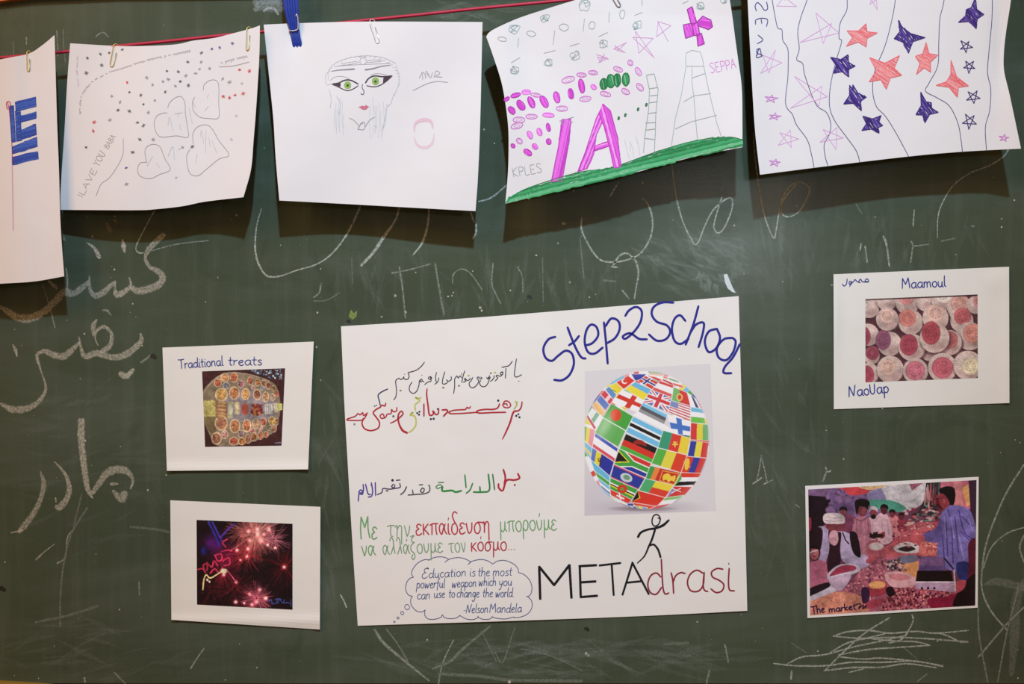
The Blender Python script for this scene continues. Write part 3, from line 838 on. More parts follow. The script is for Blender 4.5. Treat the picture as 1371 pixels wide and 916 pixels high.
squiggle(S, A_('450,185 480,178 530,168 585,155'), 0, 2.6, .65, PC)
S.build('pencil_writing', M_INK, s2); S = Strokes(H2)
squiggle(S, A_('238,170 236,215 240,265'), 0, 1.8, .5, PENL)
S.build('pencil_writing', M_INK, s2); S = Strokes(H2)
squiggle(S, A_('678,195 720,182 765,172'), 0, 3.4, .65, PC)
S.curve(A_('672,205 715,202 765,190'), .8, PC)
S.build('pencil_writing', M_INK, s2); S = Strokes(H2)
write(S, A_, 'ILAVE', 252, 608, 300, 520, 12, .65, PC); S.build('pencil_writing', M_INK, s2); S = Strokes(H2)
write(S, A_, 'YOU', 302, 512, 326, 470, 14, .75, PC); S.build('pencil_writing', M_INK, s2); S = Strokes(H2)
write(S, A_, 'BABA', 332, 458, 356, 418, 11, .6, PC)
S.build('pencil_writing', M_INK, s2); S = Strokes(H2)
S.curve(A_('378,425 375,480 340,540 310,565 295,600'), .7, PC)
S.build('pencil_writing', M_INK, s2)
for path in ('515,385 520,360 530,400', '545,360 548,345', '555,400 550,380', '535,350 560,345', '635,300 640,290', '628,340 640,325', '615,420 618,400 625,440', '632,400 630,470', '650,430 665,470', '605,470 600,500', '640,420 645,450', '450,510 468,480', '480,500 490,515', '515,480 530,450 535,490', '545,460 565,450', '580,330 590,380', '590,310 600,330'):
    S = Strokes(H2); S.curve(A_(path), .55, PENL); S.build('pencil_stroke', M_INK, s2)
DK = (82, 92, 84); RD = (200, 62, 70); VI = (96, 84, 150)
pts = [(268, 178, DK), (308, 166, DK), (335, 162, DK), (312, 200, DK), (265, 224, DK), (375, 152, DK), (390, 253, RD), (397, 283, DK), (432, 292, DK), (343, 295, PEN), (368, 313, PEN), (362, 338, DK), (397, 341, DK), (337, 368, PEN),
       (289, 375, RD), (286, 402, RD), (264, 452, DK), (422, 376, DK), (440, 385, DK), (429, 428, DK), (407, 467, DK), (387, 515, VI), (388, 565, PEN), (470, 428, PEN), (450, 238, PEN), (468, 260, PEN), (500, 250, PEN), (516, 243, PEN),
       (512, 218, DK), (547, 220, DK), (507, 282, DK), (553, 250, DK), (538, 264, PEN), (578, 262, DK), (576, 190, DK), (618, 162, DK), (617, 190, PEN), (650, 150, VI), (674, 146, VI), (713, 133, VI), (643, 210, PEN), (570, 232, PEN),
       (735, 214, RD), (765, 218, RD), (683, 242, PEN), (704, 252, PEN), (742, 256, PENL), (685, 296, RD), (704, 300, RD), (721, 292, RD), (746, 287, RD), (440, 320, DK), (475, 308, PEN), (590, 450, DK), (560, 452, PEN), (725, 355, PENL), (710, 428, PENL), (540, 545, PENL), (600, 225, PEN), (612, 212, PEN), (455, 345, PEN)]
for x, y, c in pts:
    S = Strokes(H2)
    a = random.uniform(0, 180); q = random.uniform(1.7, 2.7); x0, y0 = A_([(x, y)])[0]
    for k in range(3):
        b = math.radians(a + k * 60); l = q * random.uniform(.6, 1.2)
        S.lines([(x0 - l * math.cos(b), y0 - l * math.sin(b)), (x0 + l * math.cos(b), y0 + l * math.sin(b))], .85, c)
    S.build('tiny_star', M_INK, s2)

# --- sheet 3: the face
H3 = lambda x, y: 0.042 + 0.009 * ((x - 500) / 150) ** 2 * (0.4 + 0.6 * (y - 30) / 250) + 0.004 * (y - 30) / 250 - .004 * gs(x, 395, 14) * gs(y, 40, 30) + 0.0022 * math.sin((x * 1.1 + y) / 45.0)
s3 = sheet('drawing_sheet', P('353,33 400,31 480,29 560,29 646,29.5'), P('646,29.5 643,160 640,235 636.7,282.7'), P('374,268.5 460,273 550,278 636.7,282.7'), P('353,33 360,100 366,160 369,210 374,268.5'), H3, M_PAPER, None)
tag(s3, 'sheet with a pencil face with green eyes, hung between the blue peg and the cord', 'drawing', 'children drawings hung along the cord')
V5 = T(425, 65, 7.05); B_ = T(340, 0, 3.053)
def eye(up, low, corner, iris, w):
    S = Strokes(H3)
    S.ellipse(*V5([(iris[0], iris[1])])[0], iris[2] / 7.05 * .55, iris[3] / 7.05 * .55, 0, 3.4, (140, 172, 92)); S.dot(*V5([(iris[0], iris[1] + 4)])[0], 1.9, (70, 110, 46)); S.dot(*V5([(iris[0] + 3, iris[1] + 2)])[0], .9, (40, 60, 34))
    S.fill(V5(corner), (72, 52, 62)); S.curve(V5(up), w, (62, 54, 64)); S.curve(V5(low), w * .75, (84, 74, 84))
    S.build('eye', M_INK, s3)
eye('140,335 200,325 240,305 285,295 330,305 385,335', '140,338 190,358 240,383 285,397 335,382 385,350', '138,335 215,325 220,340 215,362', (285, 345, 40, 44), 1.7)
eye('452,325 480,285 520,262 560,258 610,265 705,258', '465,350 520,360 570,355 620,330 660,300 705,258', '622,275 705,256 665,298 618,325', (548, 308, 40, 46), 1.7)
S = Strokes(H3); S.curve(V5('130,215 200,203 290,197 350,193'), [.8, 1.3, 2, 2.2], (140, 138, 150)); S.build('eyebrow', M_INK, s3)
S = Strokes(H3); S.curve(V5('450,200 520,190 600,168 685,157'), [2.2, 1.8, 1.4, .9], (140, 138, 150)); S.build('eyebrow', M_INK, s3)
S = Strokes(H3); S.curve(V5('425,335 422,370 438,400 435,430 415,432 412,420'), 1.0, (90, 84, 100)); S.build('nose', M_INK, s3)
S = Strokes(H3); S.fill(V5('390,552 425,538 440,545 458,532 485,550 460,575 430,578'), (196, 112, 138)); S.curve(V5('390,552 435,555 485,550'), .9, (110, 60, 84)); S.build('mouth', M_INK, s3)
S = Strokes(H3); GR = (176, 176, 186)
for q in ('220,140 300,130 375,118', '250,155 330,145 400,125', '460,115 540,105 620,112', '460,130 540,125 600,120', '165,170 260,150', '395,80 430,68 465,85', '120,300 160,270 230,262 300,280', '500,250 560,235 650,245', '180,165 400,150 690,140'):
    S.curve(V5(q), .7, GR)
S.ellipse(*V5([(430, 117)])[0], 4.2, 4.6, 0, .8, GR)
S.build('headband', M_INK, s3)
S = Strokes(H3)
for q in ('300,655 340,675 380,715 395,745', '540,645 490,680 450,740', '380,762 398,730 415,700 445,700 440,762 380,762', '400,715 430,705'):
    S.curve(V5(q), .9, (158, 158, 170))
S.build('necklace', M_INK, s3)
S = Strokes(H3)
for q in ('180,450 215,520 205,620', '720,430 690,520 655,560 640,700 610,770', '120,200 75,260 90,340 130,330', '740,150 775,300 720,450', '100,300 110,200 200,120 400,70 600,80 740,140', '205,600 212,630', '655,520 655,560', '110,380 130,480 120,560', '540,730 560,740', '640,560 645,620 615,750'):
    S.curve(V5(q), .6, (182, 181, 188))
for k in range(14):
    x = 160 + k * 15 if k < 7 else 500 + (k - 7) * 20
    S.curve(V5([(x, 470 + random.uniform(-40, 160)), (x + random.uniform(-12, 12), 680), (x + random.uniform(-15, 15), 790 + random.uniform(-60, 90))]), .42, (192, 191, 196))
for k in range(22):
    a = math.radians(200 + k * 8); S.curve(V5([(430 + 330 * math.cos(a), 290 + 210 * math.sin(a)), (430 + 352 * math.cos(a + .06), 290 + 232 * math.sin(a + .06))]), .42, (192, 191, 196))
S.build('hair', M_INK, s3)
S = Strokes(H3)
for q in ('675,320 690,295 705,315', '690,325 688,300', '700,320 705,290 712,310', '712,300 722,318 730,295', '735,318 745,290 760,300 742,312 770,315', '650,370 700,345 745,333 792,336'):
    S.curve(B_(q), .9, (168, 162, 172))
S.build('signature', M_INK, s3)
S = Strokes(H3)
S.curve(B_('655,540 660,505 690,490 722,495 732,525'), [1, 3.5, 5, 4, 1.5], (214, 184, 200)); S.curve(B_('738,545 728,585 700,602 668,592 655,560'), [1, 3, 4, 3, 1], (214, 192, 204))
S.build('pink_ring', M_INK, s3)

# --- sheet 4: pink letters on a green hill
H4 = lambda x, y: 0.048 + 0.016 * max(0, (y - 20) / 250) * (0.35 + 0.65 * (x - 650) / 345) + 0.010 * max(0, (x - 900) / 95) ** 2 + 0.004 * gs(x, 672, 24) + 0.002 * math.sin((x - y) / 38.0)
s4 = sheet('drawing_sheet', P('651,49 658,41 690,26 725,14 767,1 810,-11 870,-27 965,-50'), P('965,-50 977,0 985.5,60 989,85 992,106 993.6,128 994,165 994,197'), P('676.5,273 760,252 830,236.5 925,211 994,197'), P('651,49 660.6,76 670,105 675,128 680,165 681,195 680,232 676.5,273'), H4, M_PAPER, None)
tag(s4, 'sheet with large magenta letters on a green hill, second from right on the cord', 'drawing', 'children drawings hung along the cord')
W7 = T(665, 80, 6.317); C_ = T(640, 0, 3.159); X8 = T(820, 0, 7.04)
MG = [(206, 70, 204), (216, 88, 212), (190, 58, 190), (222, 104, 220)]; MGO = (178, 48, 170); MGL = (206, 110, 204)
ov = [(127,428,37,24,50,'f'),(205,385,48,28,55,'f'),(293,360,50,25,65,'f'),(402,355,55,28,62,'f'),(508,317,48,25,75,'f'),(627,287,45,23,80,'f'),(718,223,60,24,80,'f'),(85,332,25,15,-35,'f'),(160,300,42,18,-15,'f'),(250,273,38,20,0,'h'),(332,298,42,16,10,'o'),(605,168,55,25,-15,'o'),(718,128,40,18,5,'o'),(815,108,38,18,5,'o'),(1027,80,40,20,20,'o'),(820,230,26,18,40,'h'),(750,330,48,22,-5,'o'),(920,290,45,20,15,'o'),(1090,268,35,22,30,'o'),(552,413,48,22,0,'o'),(437,468,50,18,5,'h'),(295,480,48,20,0,'o'),(188,508,50,24,0,'o'),(172,558,52,24,-15,'o'),(280,635,35,20,65,'h'),(362,610,33,20,70,'h'),(437,572,35,16,75,'f'),(192,687,28,20,40,'o'),(440,692,25,20,70,'f'),(323,733,28,20,50,'h'),(263,783,38,22,35,'f'),(138,728,20,15,40,'f'),(1130,25,25,20,60,'o'),(1198,100,38,20,60,'o'),(1212,232,38,22,50,'o')]
for cx, cy, rx, ry, an, k in ov:
    x, y = W7([(cx, cy)])[0]; rx /= 6.317; ry /= 6.317
    S = Strokes(H4)
    a = math.radians(an)
    if k != 'o':
        S.hatch([(x + rx * math.cos(t) * math.cos(a) - ry * math.sin(t) * math.sin(a), y + rx * math.cos(t) * math.sin(a) + ry * math.sin(t) * math.cos(a)) for t in [i * .5236 for i in range(12)]], an, 1.3, MG if k == 'f' else [MG[3], (232, 150, 230)])
    else:
        S.ellipse(x, y, rx * .55, ry * .45, an, .7, (220, 150, 218), wob=.2)
    S.ellipse(x, y, rx, ry, an, 1.2, MGO if k == 'f' else MGL, wob=.05)
    S.build('magenta_oval', M_INK, s4)
GN = [(38, 128, 76), (30, 110, 62), (60, 150, 92), (48, 140, 84)]
for cx, cy, rx, ry in ((905, 205, 30, 46), (965, 180, 34, 56), (1020, 172, 27, 54), (1092, 165, 29, 54)):
    x, y = W7([(cx, cy)])[0]; rx /= 6.317; ry /= 6.317
    S = Strokes(H4); S.hatch([(x + rx * math.cos(t), y + ry * math.sin(t)) for t in [i * .5236 for i in range(12)]], 80, 1.6, GN + [(120, 185, 140)]); S.ellipse(x, y, rx, ry, 0, 1.6, (26, 108, 60), wob=.05); S.build('green_oval', M_INK, s4)
for cx, cy in ((595, 500), (623, 487), (677, 462), (712, 443)):
    S = Strokes(H4); x, y = C_([(cx, cy)])[0]; S.ellipse(x, y, .9, 1.9, 15, 1.5, GN[1]); S.build('green_dot', M_INK, s4)
def patch(name, q, ang, w, cols, out, ow, H, par):
    S = Strokes(H); S.hatch(q, ang, w, cols); S.lines(q, ow, out, closed=True); return S.build(name, M_INK, par)
S = Strokes(H4); q = C_('355,505 393,503 385,600 355,765 310,768 340,620'); S.hatch(q, 102, 1.8, MG + [(232, 150, 228)]); S.lines(q, 1.1, MGO, closed=True)
S.lines(C_('345,512 405,495'), .8, PEN); S.lines(C_('350,528 402,515'), .8, PEN); S.build('letter', M_INK, s4)
S = Strokes(H4)
for q, a in (('530,440 548,470 500,570 490,650 462,712 422,725 455,640 500,500', 112), ('528,440 560,468 590,580 605,705 575,712 560,640 535,540 512,480', 75), ('492,618 552,598 553,618 488,640', -15)):
    S.hatch(C_(q), a, 1.8, MG + [(232, 150, 228)]); S.lines(C_(q), 1.1, MGO, closed=True)
S.build('letter', M_INK, s4)
for q, a in (('885,40 905,28 915,60 925,95 905,110 895,80', 75), ('925,95 950,68 985,85 992,112 975,125 935,110', 10), ('868,105 905,98 912,150 878,162', 70), ('925,145 945,140 957,185 930,195', 90), ('905,100 930,95 938,150 915,150', 80)):
    patch('petal', C_(q), a, 1.7, MG, (150, 42, 150), 1.3, H4, s4)
S = Strokes(H4); S.hatch(C_('115,860 130,835 200,800 310,770 420,730 560,710 660,680 760,640 860,610 920,595 1000,582 1060,580 1118,590 1120,618 900,665 600,748 330,812'), -14, 1.9, [(40, 140, 84), (62, 158, 100), (32, 120, 68), (96, 178, 128)], gap=.75, wig=.45)
S.curve(C_('115,858 200,800 420,730 560,710 760,640 920,595 1060,580 1120,592'), 1.0, (28, 108, 60)); S.build('green_hill', M_INK, s4)
S = Strokes(H4); TW = (158, 172, 166)
for q in ('878,250 880,225 905,212 940,220 950,250 955,280 880,280 878,250', '955,280 980,400 1010,520 1030,580', '880,280 860,400 835,500 818,615', '905,285 905,350 912,400 920,500 928,590', '870,430 912,405 985,395', '835,545 900,515 1010,487', '905,330 960,310'):
    S.lines(C_(q), .8, TW)
S.build('tower', M_INK, s4)
S = Strokes(H4)
for q in ('712,318 745,312 762,380 752,480 750,560 745,650', '712,318 725,380 722,460 705,580 700,645', '725,375 758,370', '728,405 760,402', '722,435 758,430', '720,480 755,475', '708,520 752,518', '710,550 750,545', '705,585 748,590'):
    S.lines(C_(q), .85, (140, 160, 148))
S.build('ladder', M_INK, s4)
S = Strokes(H4)
for q in ('620,590 632,640 640,672', '645,600 655,635 658,668', '665,570 680,620 685,660', '640,595 645,640'):
    S.curve(C_(q), .6, (190, 195, 192))
S.build('grass_blades', M_INK, s4)
for cx, cy, rx, ry in ((103,165,18,9),(225,142,19,11),(363,115,19,15),(482,107,13,16),(610,60,11,19)):
    S = Strokes(H4); x, y = C_([(cx, cy)])[0]; S.ellipse(x, y, rx / 3.159, ry / 3.159, 10, .8, (150, 160, 165), wob=.07); S.build('pencil_oval', M_INK, s4)
for cx, cy, s in ((155,122,23),(283,75,20),(450,25,28),(155,295,20),(298,263,19),(412,235,22),(530,183,20),(673,105,22),(942,25,18),(1040,2,14)):
    S = Strokes(H4); x, y = C_([(cx, cy)])[0]; s /= 3.159
    S.curve([(x + random.uniform(-1, 1) * s, y + random.uniform(-.9, .9) * s) for _ in range(8)], .8, (142, 166, 168) if cy < 130 else (158, 164, 166))
    S.ellipse(x, y, s * .9, s * .75, -25, .75, (140, 164, 166), wob=.25); S.build('pencil_scribble', M_INK, s4)
for q in ('172,160 168,200', '325,128 317,188', '450,78 445,132', '555,50 553,95', '693,-5 695,25', '140,265 178,243', '278,225 327,213', '388,195 428,183', '510,155 548,137', '662,65 695,52', '865,15 890,3'):
    S = Strokes(H4); S.curve(C_(q), .8, (158, 160, 165)); S.build('pencil_dash', M_INK, s4)
for q, fr in (('190,350 385,360 250,500 215,290 395,545 190,350', X8), ('425,200 550,240 415,345 430,210 525,390 425,200', X8), ('130,400 10,460 120,495 20,430 60,470 130,400', X8), ('500,230 548,245 510,265 535,228 520,262 505,240 552,250', C_)):
    S = Strokes(H4); S.lines(fr(q), .8, (208, 150, 206)); S.build('pink_star', M_INK, s4)
S = Strokes(H4)
write(S, X8, 'SEPPA', 925, 690, 1175, 640, 62, .9, (206, 130, 206)); S.build('pink_writing', M_INK, s4)
S = Strokes(H4)
write(S, C_, 'KPLES', 148, 750, 275, 728, 26, .9, (165, 168, 165)); S.build('pencil_writing', M_INK, s4)

# --- sheet 5: wavy lines and stars
H5 = lambda x, y: 0.050 + 0.010 * max(0, (y + 10) / 240) + 0.009 * gs(x, 1372, 30) - 0.006 * gs(x, 1342, 14) * gs(y, 60, 60) + 0.006 * gs(x, 1000, 26) + 0.0015 * math.sin(x / 40.0)
s5 = sheet('drawing_sheet', P('999,-62 1120,-72 1240,-82 1362,-90'), P('1362,-90 1357,-40 1353.5,0 1347,42.6 1344,72 1344.5,96 1352,128 1367,199'), P('1017.5,234 1103.5,223 1217,209.5 1291,203 1367,199'), P('999,-62 1001,0 1007,114 1011,176 1017.5,234'), H5, M_PAPER, None)
tag(s5, 'sheet of purple, coral and pink stars between wavy lines, rightmost on the cord', 'drawing', 'children drawings hung along the cord')
D_ = T(990, 0, 3.522)
for q in ('150,-180 152,-60 155,0 165,60 180,130 200,140 205,190 228,230 230,300 228,370 218,490 250,540 270,590 320,660 340,730 352,790', '330,-180 322,-60 318,0 290,80 275,150 282,230 270,280 298,300 310,360 360,490 410,530 430,580 425,630 400,680 405,740 417,780',
          '505,-180 508,0 505,50 475,110 470,180 482,195 455,290 430,400 425,500 450,570 500,640 550,710 568,765', '750,-180 735,0 715,110 685,220 640,330 628,420 645,500 690,550 740,630 798,738',
          '990,-200 965,0 945,90 940,200 935,310 895,390 878,430 930,460 990,500 1030,580 1045,660 1052,718', '1195,-200 1193,0 1190,100 1178,230 1170,340 1185,420 1180,520 1160,600 1165,710'):
    S = Strokes(H5); S.curve(D_(q), .95, (92, 82, 128)); S.build('wavy_line', M_INK, s5)
S = Strokes(H5)
for q in ('128,8 133,40 118,48 102,25 85,12 74,28 80,52', '75,95 100,86 132,92 128,125', '102,90 106,112', '75,95 76,115', '88,165 110,188 84,206', '82,250 108,262 80,270 95,228 104,262', '95,228 82,235 84,262'):
    S.curve(D_(q), 1.2, (70, 62, 130))
S.build('purple_writing', M_INK, s5)
LI = (214, 160, 216)
for t in ('360,60 470,155 395,205 285,200 435,110', '170,235 200,295 140,345 100,345 110,260', '260,360 390,405 415,455 375,500 240,510', '240,612 280,655 245,695 182,685 190,625', '460,600 490,650 455,705 380,670 395,610', '230,-40 270,30 215,0 175,28 190,-30', '640,-60 650,45 615,20 600,-40 680,-30'):
    S = Strokes(H5); S.lines(D_(pentagram(P(t))), .8, LI); S.build('pink_star', M_INK, s5)
def ring(cx, cy, r, a0, sq=1.0):
    return [(cx + r * random.uniform(.85, 1.15) * math.cos(math.radians(a0 + k * 72)), cy + sq * r * random.uniform(.85, 1.15) * math.sin(math.radians(a0 + k * 72))) for k in range(5)]
for cx, cy, r_ in ((150, 465, 30), (165, 550, 30), (168, 767, 30), (1247, 650, 26)):
    S = Strokes(H5); S.lines(D_(pentagram(ring(cx, cy, r_, -80, .65))), .9, (196, 120, 200)); S.build('pink_star', M_INK, s5)
for t in ('597,112 650,155 598,220 505,217 508,145', '755,262 765,355 693,420 612,385 615,272', '880,200 935,260 902,340 835,350 830,265', '998,285 1080,405 1028,458 928,402 985,370'):
    S = Strokes(H5); pp = P(t); S.hatch(D_(star_poly(pp, .5)), 35, 1.5, [(236, 120, 128), (240, 145, 150), (228, 104, 112)], gap=1.25); S.lines(D_(star_poly(pp, .5)), 1.1, (226, 104, 112), closed=True); S.build('coral_star', M_INK, s5)
PU = [(58, 32, 118), (70, 42, 134), (48, 26, 102)]
for t in ('750,95 875,177 797,250 730,182 770,130', '1112,-10 1152,68 1117,135 1033,105 1070,45', '512,258 545,312 515,362 445,345 430,270', '520,402 598,458 575,522 492,490 535,400', '668,545 675,592 658,628 578,615 582,548', '855,435 905,485 937,530 875,578 833,540'):
    S = Strokes(H5); pp = P(t); S.hatch(D_(star_poly(pp, .55)), 55, 1.6, PU + [(96, 74, 160)], gap=.75, wig=.6); S.lines(D_(star_poly(pp, .55)), 1.3, PU[0], closed=True); S.build('purple_star', M_INK, s5)
for cx, cy, r_, a in ((1066, 218, 31, -60), (1084, 312, 31, -50), (1102, 457, 36, -60), (1084, 572, 36, -50)):
    S = Strokes(H5); S.lines(D_(pentagram(ring(cx, cy, r_, a))), 1.25, (62, 48, 112)); S.build('outlined_star', M_INK, s5)

# --- clips
M_WIRE = plain('bright_steel_wire', (225, 225, 225), 0.25, 0.6); M_BRASS = plain('brass_coated_wire', (196, 172, 96), 0.35, 0.6)
def clip(label, x, y, ang, h, mat, L=33, wd=8.5, hb=0.0032):
    """gem clip over the sheet's edge: inner loop in front, outer loop behind"""
    ca, sa = math.cos(math.radians(ang)), math.sin(math.radians(ang))
    def q(u, v, dh):      # u across, v down the clip
        return at(x + u * ca - v * sa, y + u * sa + v * ca, h + dh)
    w = wd / 2
    front = [(-w * .55, 24), (-w * .55, 8)]
    pts = [q(w * .55, 8, .0014), q(w * .55, L - 8, .0014)]
    pts += [q(w * .55 * math.cos(t), L - 8 + w * .9 * math.sin(t), .0014) for t in (.6, 1.2, 1.9, 2.5)]
    pts += [q(-w * .6, L - 8, .0014), q(-w * .75, 2, .0014)]
    pts += [q(-w * .6, -1.5, .0008), q(-w * .2, -3.2, -.0008), q(w * .4, -3, -.002), q(w * .9, 0, -hb + .001)]
    pts += [q(w, 6, -hb), q(w, L - 4, -hb), q(w * .5, L, -hb), q(-w * .5, L, -hb), q(-w * .95, L - 4, -hb), q(-w, 9, -hb)]
    o = tube('paper_clip', pts, 0.00062, mat)
    return tag(o, label, 'paper clip', 'paper clips on the cord')
clip('brass-coloured wire paper clip on the blue flag drawing', 38, 71, 0, H1(38, 80), M_BRASS, 30, 6)
clip('dull yellow wire paper clip on the left side of the pencil hearts drawing', 155, 62, 12, H2(155, 75), M_BRASS, 32, 9)
clip('pale yellow wire paper clip at the upper right corner of the hearts drawing', 333, 39, 3, H2(332, 55), M_BRASS, 33, 7)
clip('white steel paper clip on the pencil face drawing', 498, 29, -16, H3(500, 45), M_WIRE, 34, 8.5)
clip('grey steel paper clip at the top frame edge on the magenta letters drawing', 815, -18, -28, H4(825, 0), plain('grey_steel_wire', (120, 120, 122), .4, .5), 35, 9)

# --- blue clothes peg
M_PEG = plain('blue_plastic', (26, 56, 150), 0.38); M_PEGD = plain('deep_blue_plastic', (20, 42, 120), 0.4)
peg = empty('clothes_peg', at(394, 40, 0.05))
tag(peg, 'blue plastic clothes peg with a steel spring above the pencil face drawing', 'clothes peg')
def peg_half(name, sgn, mat):
    # outline points down the peg: (centre x, y, half width, gap from the sheet, thickness)
    rows = [(387.5, -34, 10.5, 12, 3), (388.5, -10, 10.8, 9.5, 3.5), (390, 12, 10.2, 6.5, 4.5), (392.5, 30, 8.2, 3.4, 5.0), (394, 39, 6.6, 2.0, 4.6), (394.6, 42, 6.9, 1.4, 4.2), (396, 50, 6.4, 1.6, 3.8), (397.5, 57, 6.6, 1.2, 3.4), (398, 63.5, 6.0, .4, 2.2)]
    V = []; F = []; hs = H3(396, 45)
    prof = [(-1, 0), (-1, .75), (-.82, 1), (-.55, 1), (-.45, .72), (-.2, .72), (-.1, 1), (.12, 1), (.22, .72), (.48, .72), (.58, 1), (.82, 1), (1, .75), (1, 0)]
    n = len(prof)
    for cx, y, hw, gap, th in rows:
        for u, v in prof:
            hh = hs + sgn * (gap + th * v) * .001 * .85
            V.append(at(cx + u * hw, y, hh))
    for i in range(len(rows) - 1):
        for k in range(n):
            F.append((i * n + k, i * n + (k + 1) % n, (i + 1) * n + (k + 1) % n, (i + 1) * n + k))
    F.append(tuple(range(n))); F.append(tuple((len(rows) - 1) * n + k for k in range(n)))
    return mesh_obj(name, V, F, mat, peg)
peg_half('front_jaw', 1, M_PEG); peg_half('back_jaw', -1, M_PEGD)
hs = H3(396, 45) + .0052
tube('spring', [at(x, y, hs + d) for x, y, d in ((387, 41.5, -.004), (387.5, 41, .001), (392, 41.3, .0015), (397, 40.3, .0015), (399, 38.5, .0018), (399.2, 30, .0030), (398.5, 22, .0040), (397, 19, .0042), (396, 21, .0038), (397, 23, .002))], 0.0007, M_WIRE, peg)
# ------------------------------------------------------------------ the poster
random.seed(21)
M_POSTER = paper_mat('poster_paper', (226, 223, 222), 0.02, 0.5)
HP = lambda x, y: 0.0022 + 0.0008 * math.sin(x / 60.0) * math.sin(y / 47.0) + 0.002 * gs(x, 457, 18) * gs(y, 640, 120)
poster = sheet('poster', P('456.5,437 600,428 760,415.5 989,396.5'), P('989,396.5 993,540 997,670 1000.5,818'), P('479,838 700,831 860,825 1000.5,818'), P('456.5,437 461,540 465.5,620 472,730 479,838'), HP, M_POSTER, None, nu=90, nv=70)
tag(poster, 'large white handmade poster with a globe of flags and coloured handwriting', 'poster')
J_ = T(710, 390, 2.953); K_ = T(700, 670, 4.423); X1 = T(520, 470, 7.216); X2 = T(455, 510, 5.376); X3 = T(470, 620, 5.7125); X4 = T(470, 680, 9.14); X5 = T(600, 680, 9.14); X6 = T(520, 740, 6.855)
BLU = (42, 42, 140); BK = (26, 24, 30); DR = (140, 40, 56)
def letters(name, fr, items, w, col, H=HP, par=None, straight=False):
    S = Strokes(H)
    for q in items:
        (S.lines if straight else S.curve)(fr(q), w, col)
    return S.build(name, M_INK, par or poster)
for q in (['100,180 72,190 52,225 60,262 85,275 110,255 140,235 165,248 172,288 155,330 125,352 93,350'],
          ['147,142 165,190 185,235 203,262 220,266', '152,214 175,198 193,176'],
          ['215,215 245,205 268,175 262,142 240,132 222,155 215,200 228,240 255,246 287,222'],
          ['291,122 299,200 306,287', '296,140 320,108 348,118 353,150 335,185 304,205'],
          ['375,98 390,76 418,62 440,78 436,120 410,160 376,188 366,178 395,166 430,188 462,190'],
          ['567,45 525,44 490,60 480,90 500,120 540,135 553,162 535,190 500,195 468,170'],
          ['614,118 592,95 570,110 560,150 570,195 595,208 626,188'],
          ['665,58 645,130 614,212', '630,168 655,132 685,125 682,165 665,222'],
          ['738,148 705,160 690,200 705,240 735,225 750,185 738,148'],
          ['800,184 765,190 738,225 745,262 775,272 802,240 812,200 800,184'],
          ['829,208 802,260 770,298 765,322 796,324']):
    letters('blue_letter', J_, q, 3.1, BLU)
for q, w, st in ((['103,585 97,393', '97,393 185,502', '185,502 276,383', '276,383 288,578'], 3.4, True), (['343,575 337,388', '333,390 436,384', '342,486 432,480', '342,573 441,565'], 3.2, True),
                 (['453,386 579,371', '526,380 538,562'], 2.8, True), (['590,560 650,368', '648,368 746,556', '612,488 702,479'], 2.8, True)):
    letters('black_letter', K_, q, w, BK, straight=st)
for q in (['818,455 790,430 755,450 740,500 755,545 790,556 822,515', '820,348 825,450 832,530 845,555 865,548'], ['878,428 888,475 893,552', '890,485 905,447 935,428 962,434'],
          ['1068,432 1030,414 990,440 975,490 995,535 1040,537 1068,500 1074,430', '1074,425 1068,500 1076,532 1096,540'], ['1186,408 1150,404 1118,425 1125,455 1165,475 1190,500 1180,535 1145,546 1113,524'],
          ['1222,402 1218,480 1224,530 1254,536', '1219,373 1221,378']):
    letters('red_letter', K_, q, 2.1, DR)
S = Strokes(HP)
S.curve(K_('806,90 790,84 772,95 765,125 772,148 788,152 805,140 814,112 806,90'), 1.8, BK); S.curve(K_('798,104 806,106 812,114'), 1.3, BK)
S.curve(K_('681,218 700,190 740,173 785,165 830,148 866,116'), [3.4, 3, 2.8, 3, 3.6, 2.6], BK); S.curve(K_('784,170 765,230 745,275 720,330 677,373'), [3, 2.8, 2.6, 2.0, 1.4], BK)
S.curve(K_('752,268 775,262 800,290 816,338'), [2.4, 2.6, 2.8, 2.8], BK); S.build('running_figure', M_INK, poster)

# Persian line in grey-black
DG = (70, 64, 76)
for q in (['1237,75 1225,160 1218,238 1245,250 1288,228', '1258,288 1262,294'], ['1095,158 1130,150 1165,140 1198,98', '1135,165 1133,215 1130,262'],
          ['1108,212 1095,202 1080,215 1092,232 1108,218 1080,245 1052,232 1040,245 1058,258 1045,275 1030,290', '1022,235 1018,262 998,285 985,292'],
          ['985,250 978,270 968,250 960,272 948,255', '975,235 970,290 945,335 910,345 885,325 882,300 892,285'],
          ['892,252 905,262 888,270 870,250 855,262 872,285 862,318 822,355 790,345 780,312 800,285 815,255'],
          ['795,262 770,285 750,275 742,262 735,275 750,290 722,302', '738,192 722,240 708,305', '705,215 710,232'],
          ['708,258 690,240 676,262 662,240 648,258 640,275 640,340 630,412'], ['605,245 608,275 580,292 560,278', '545,200 530,250 522,312 548,318 575,300'],
          ['488,258 478,295 448,322', '465,205 455,255 462,300', '408,245 418,262 400,275 385,262 402,248 412,290 380,300 350,325'],
          ['345,300 330,290 322,272 310,275 308,295 322,300 300,285 295,330 275,385 240,410 205,385 205,340 228,300', '322,232 326,236'],
          ['348,108 320,145 270,185 205,205 190,210 200,240 190,270 165,275 150,262 148,245 142,265 115,275 105,262 78,278 70,300 78,380 72,440 52,472', '155,222 158,226']):
    letters('black_script', X1, q, 1.25, DG)
S = Strokes(HP)
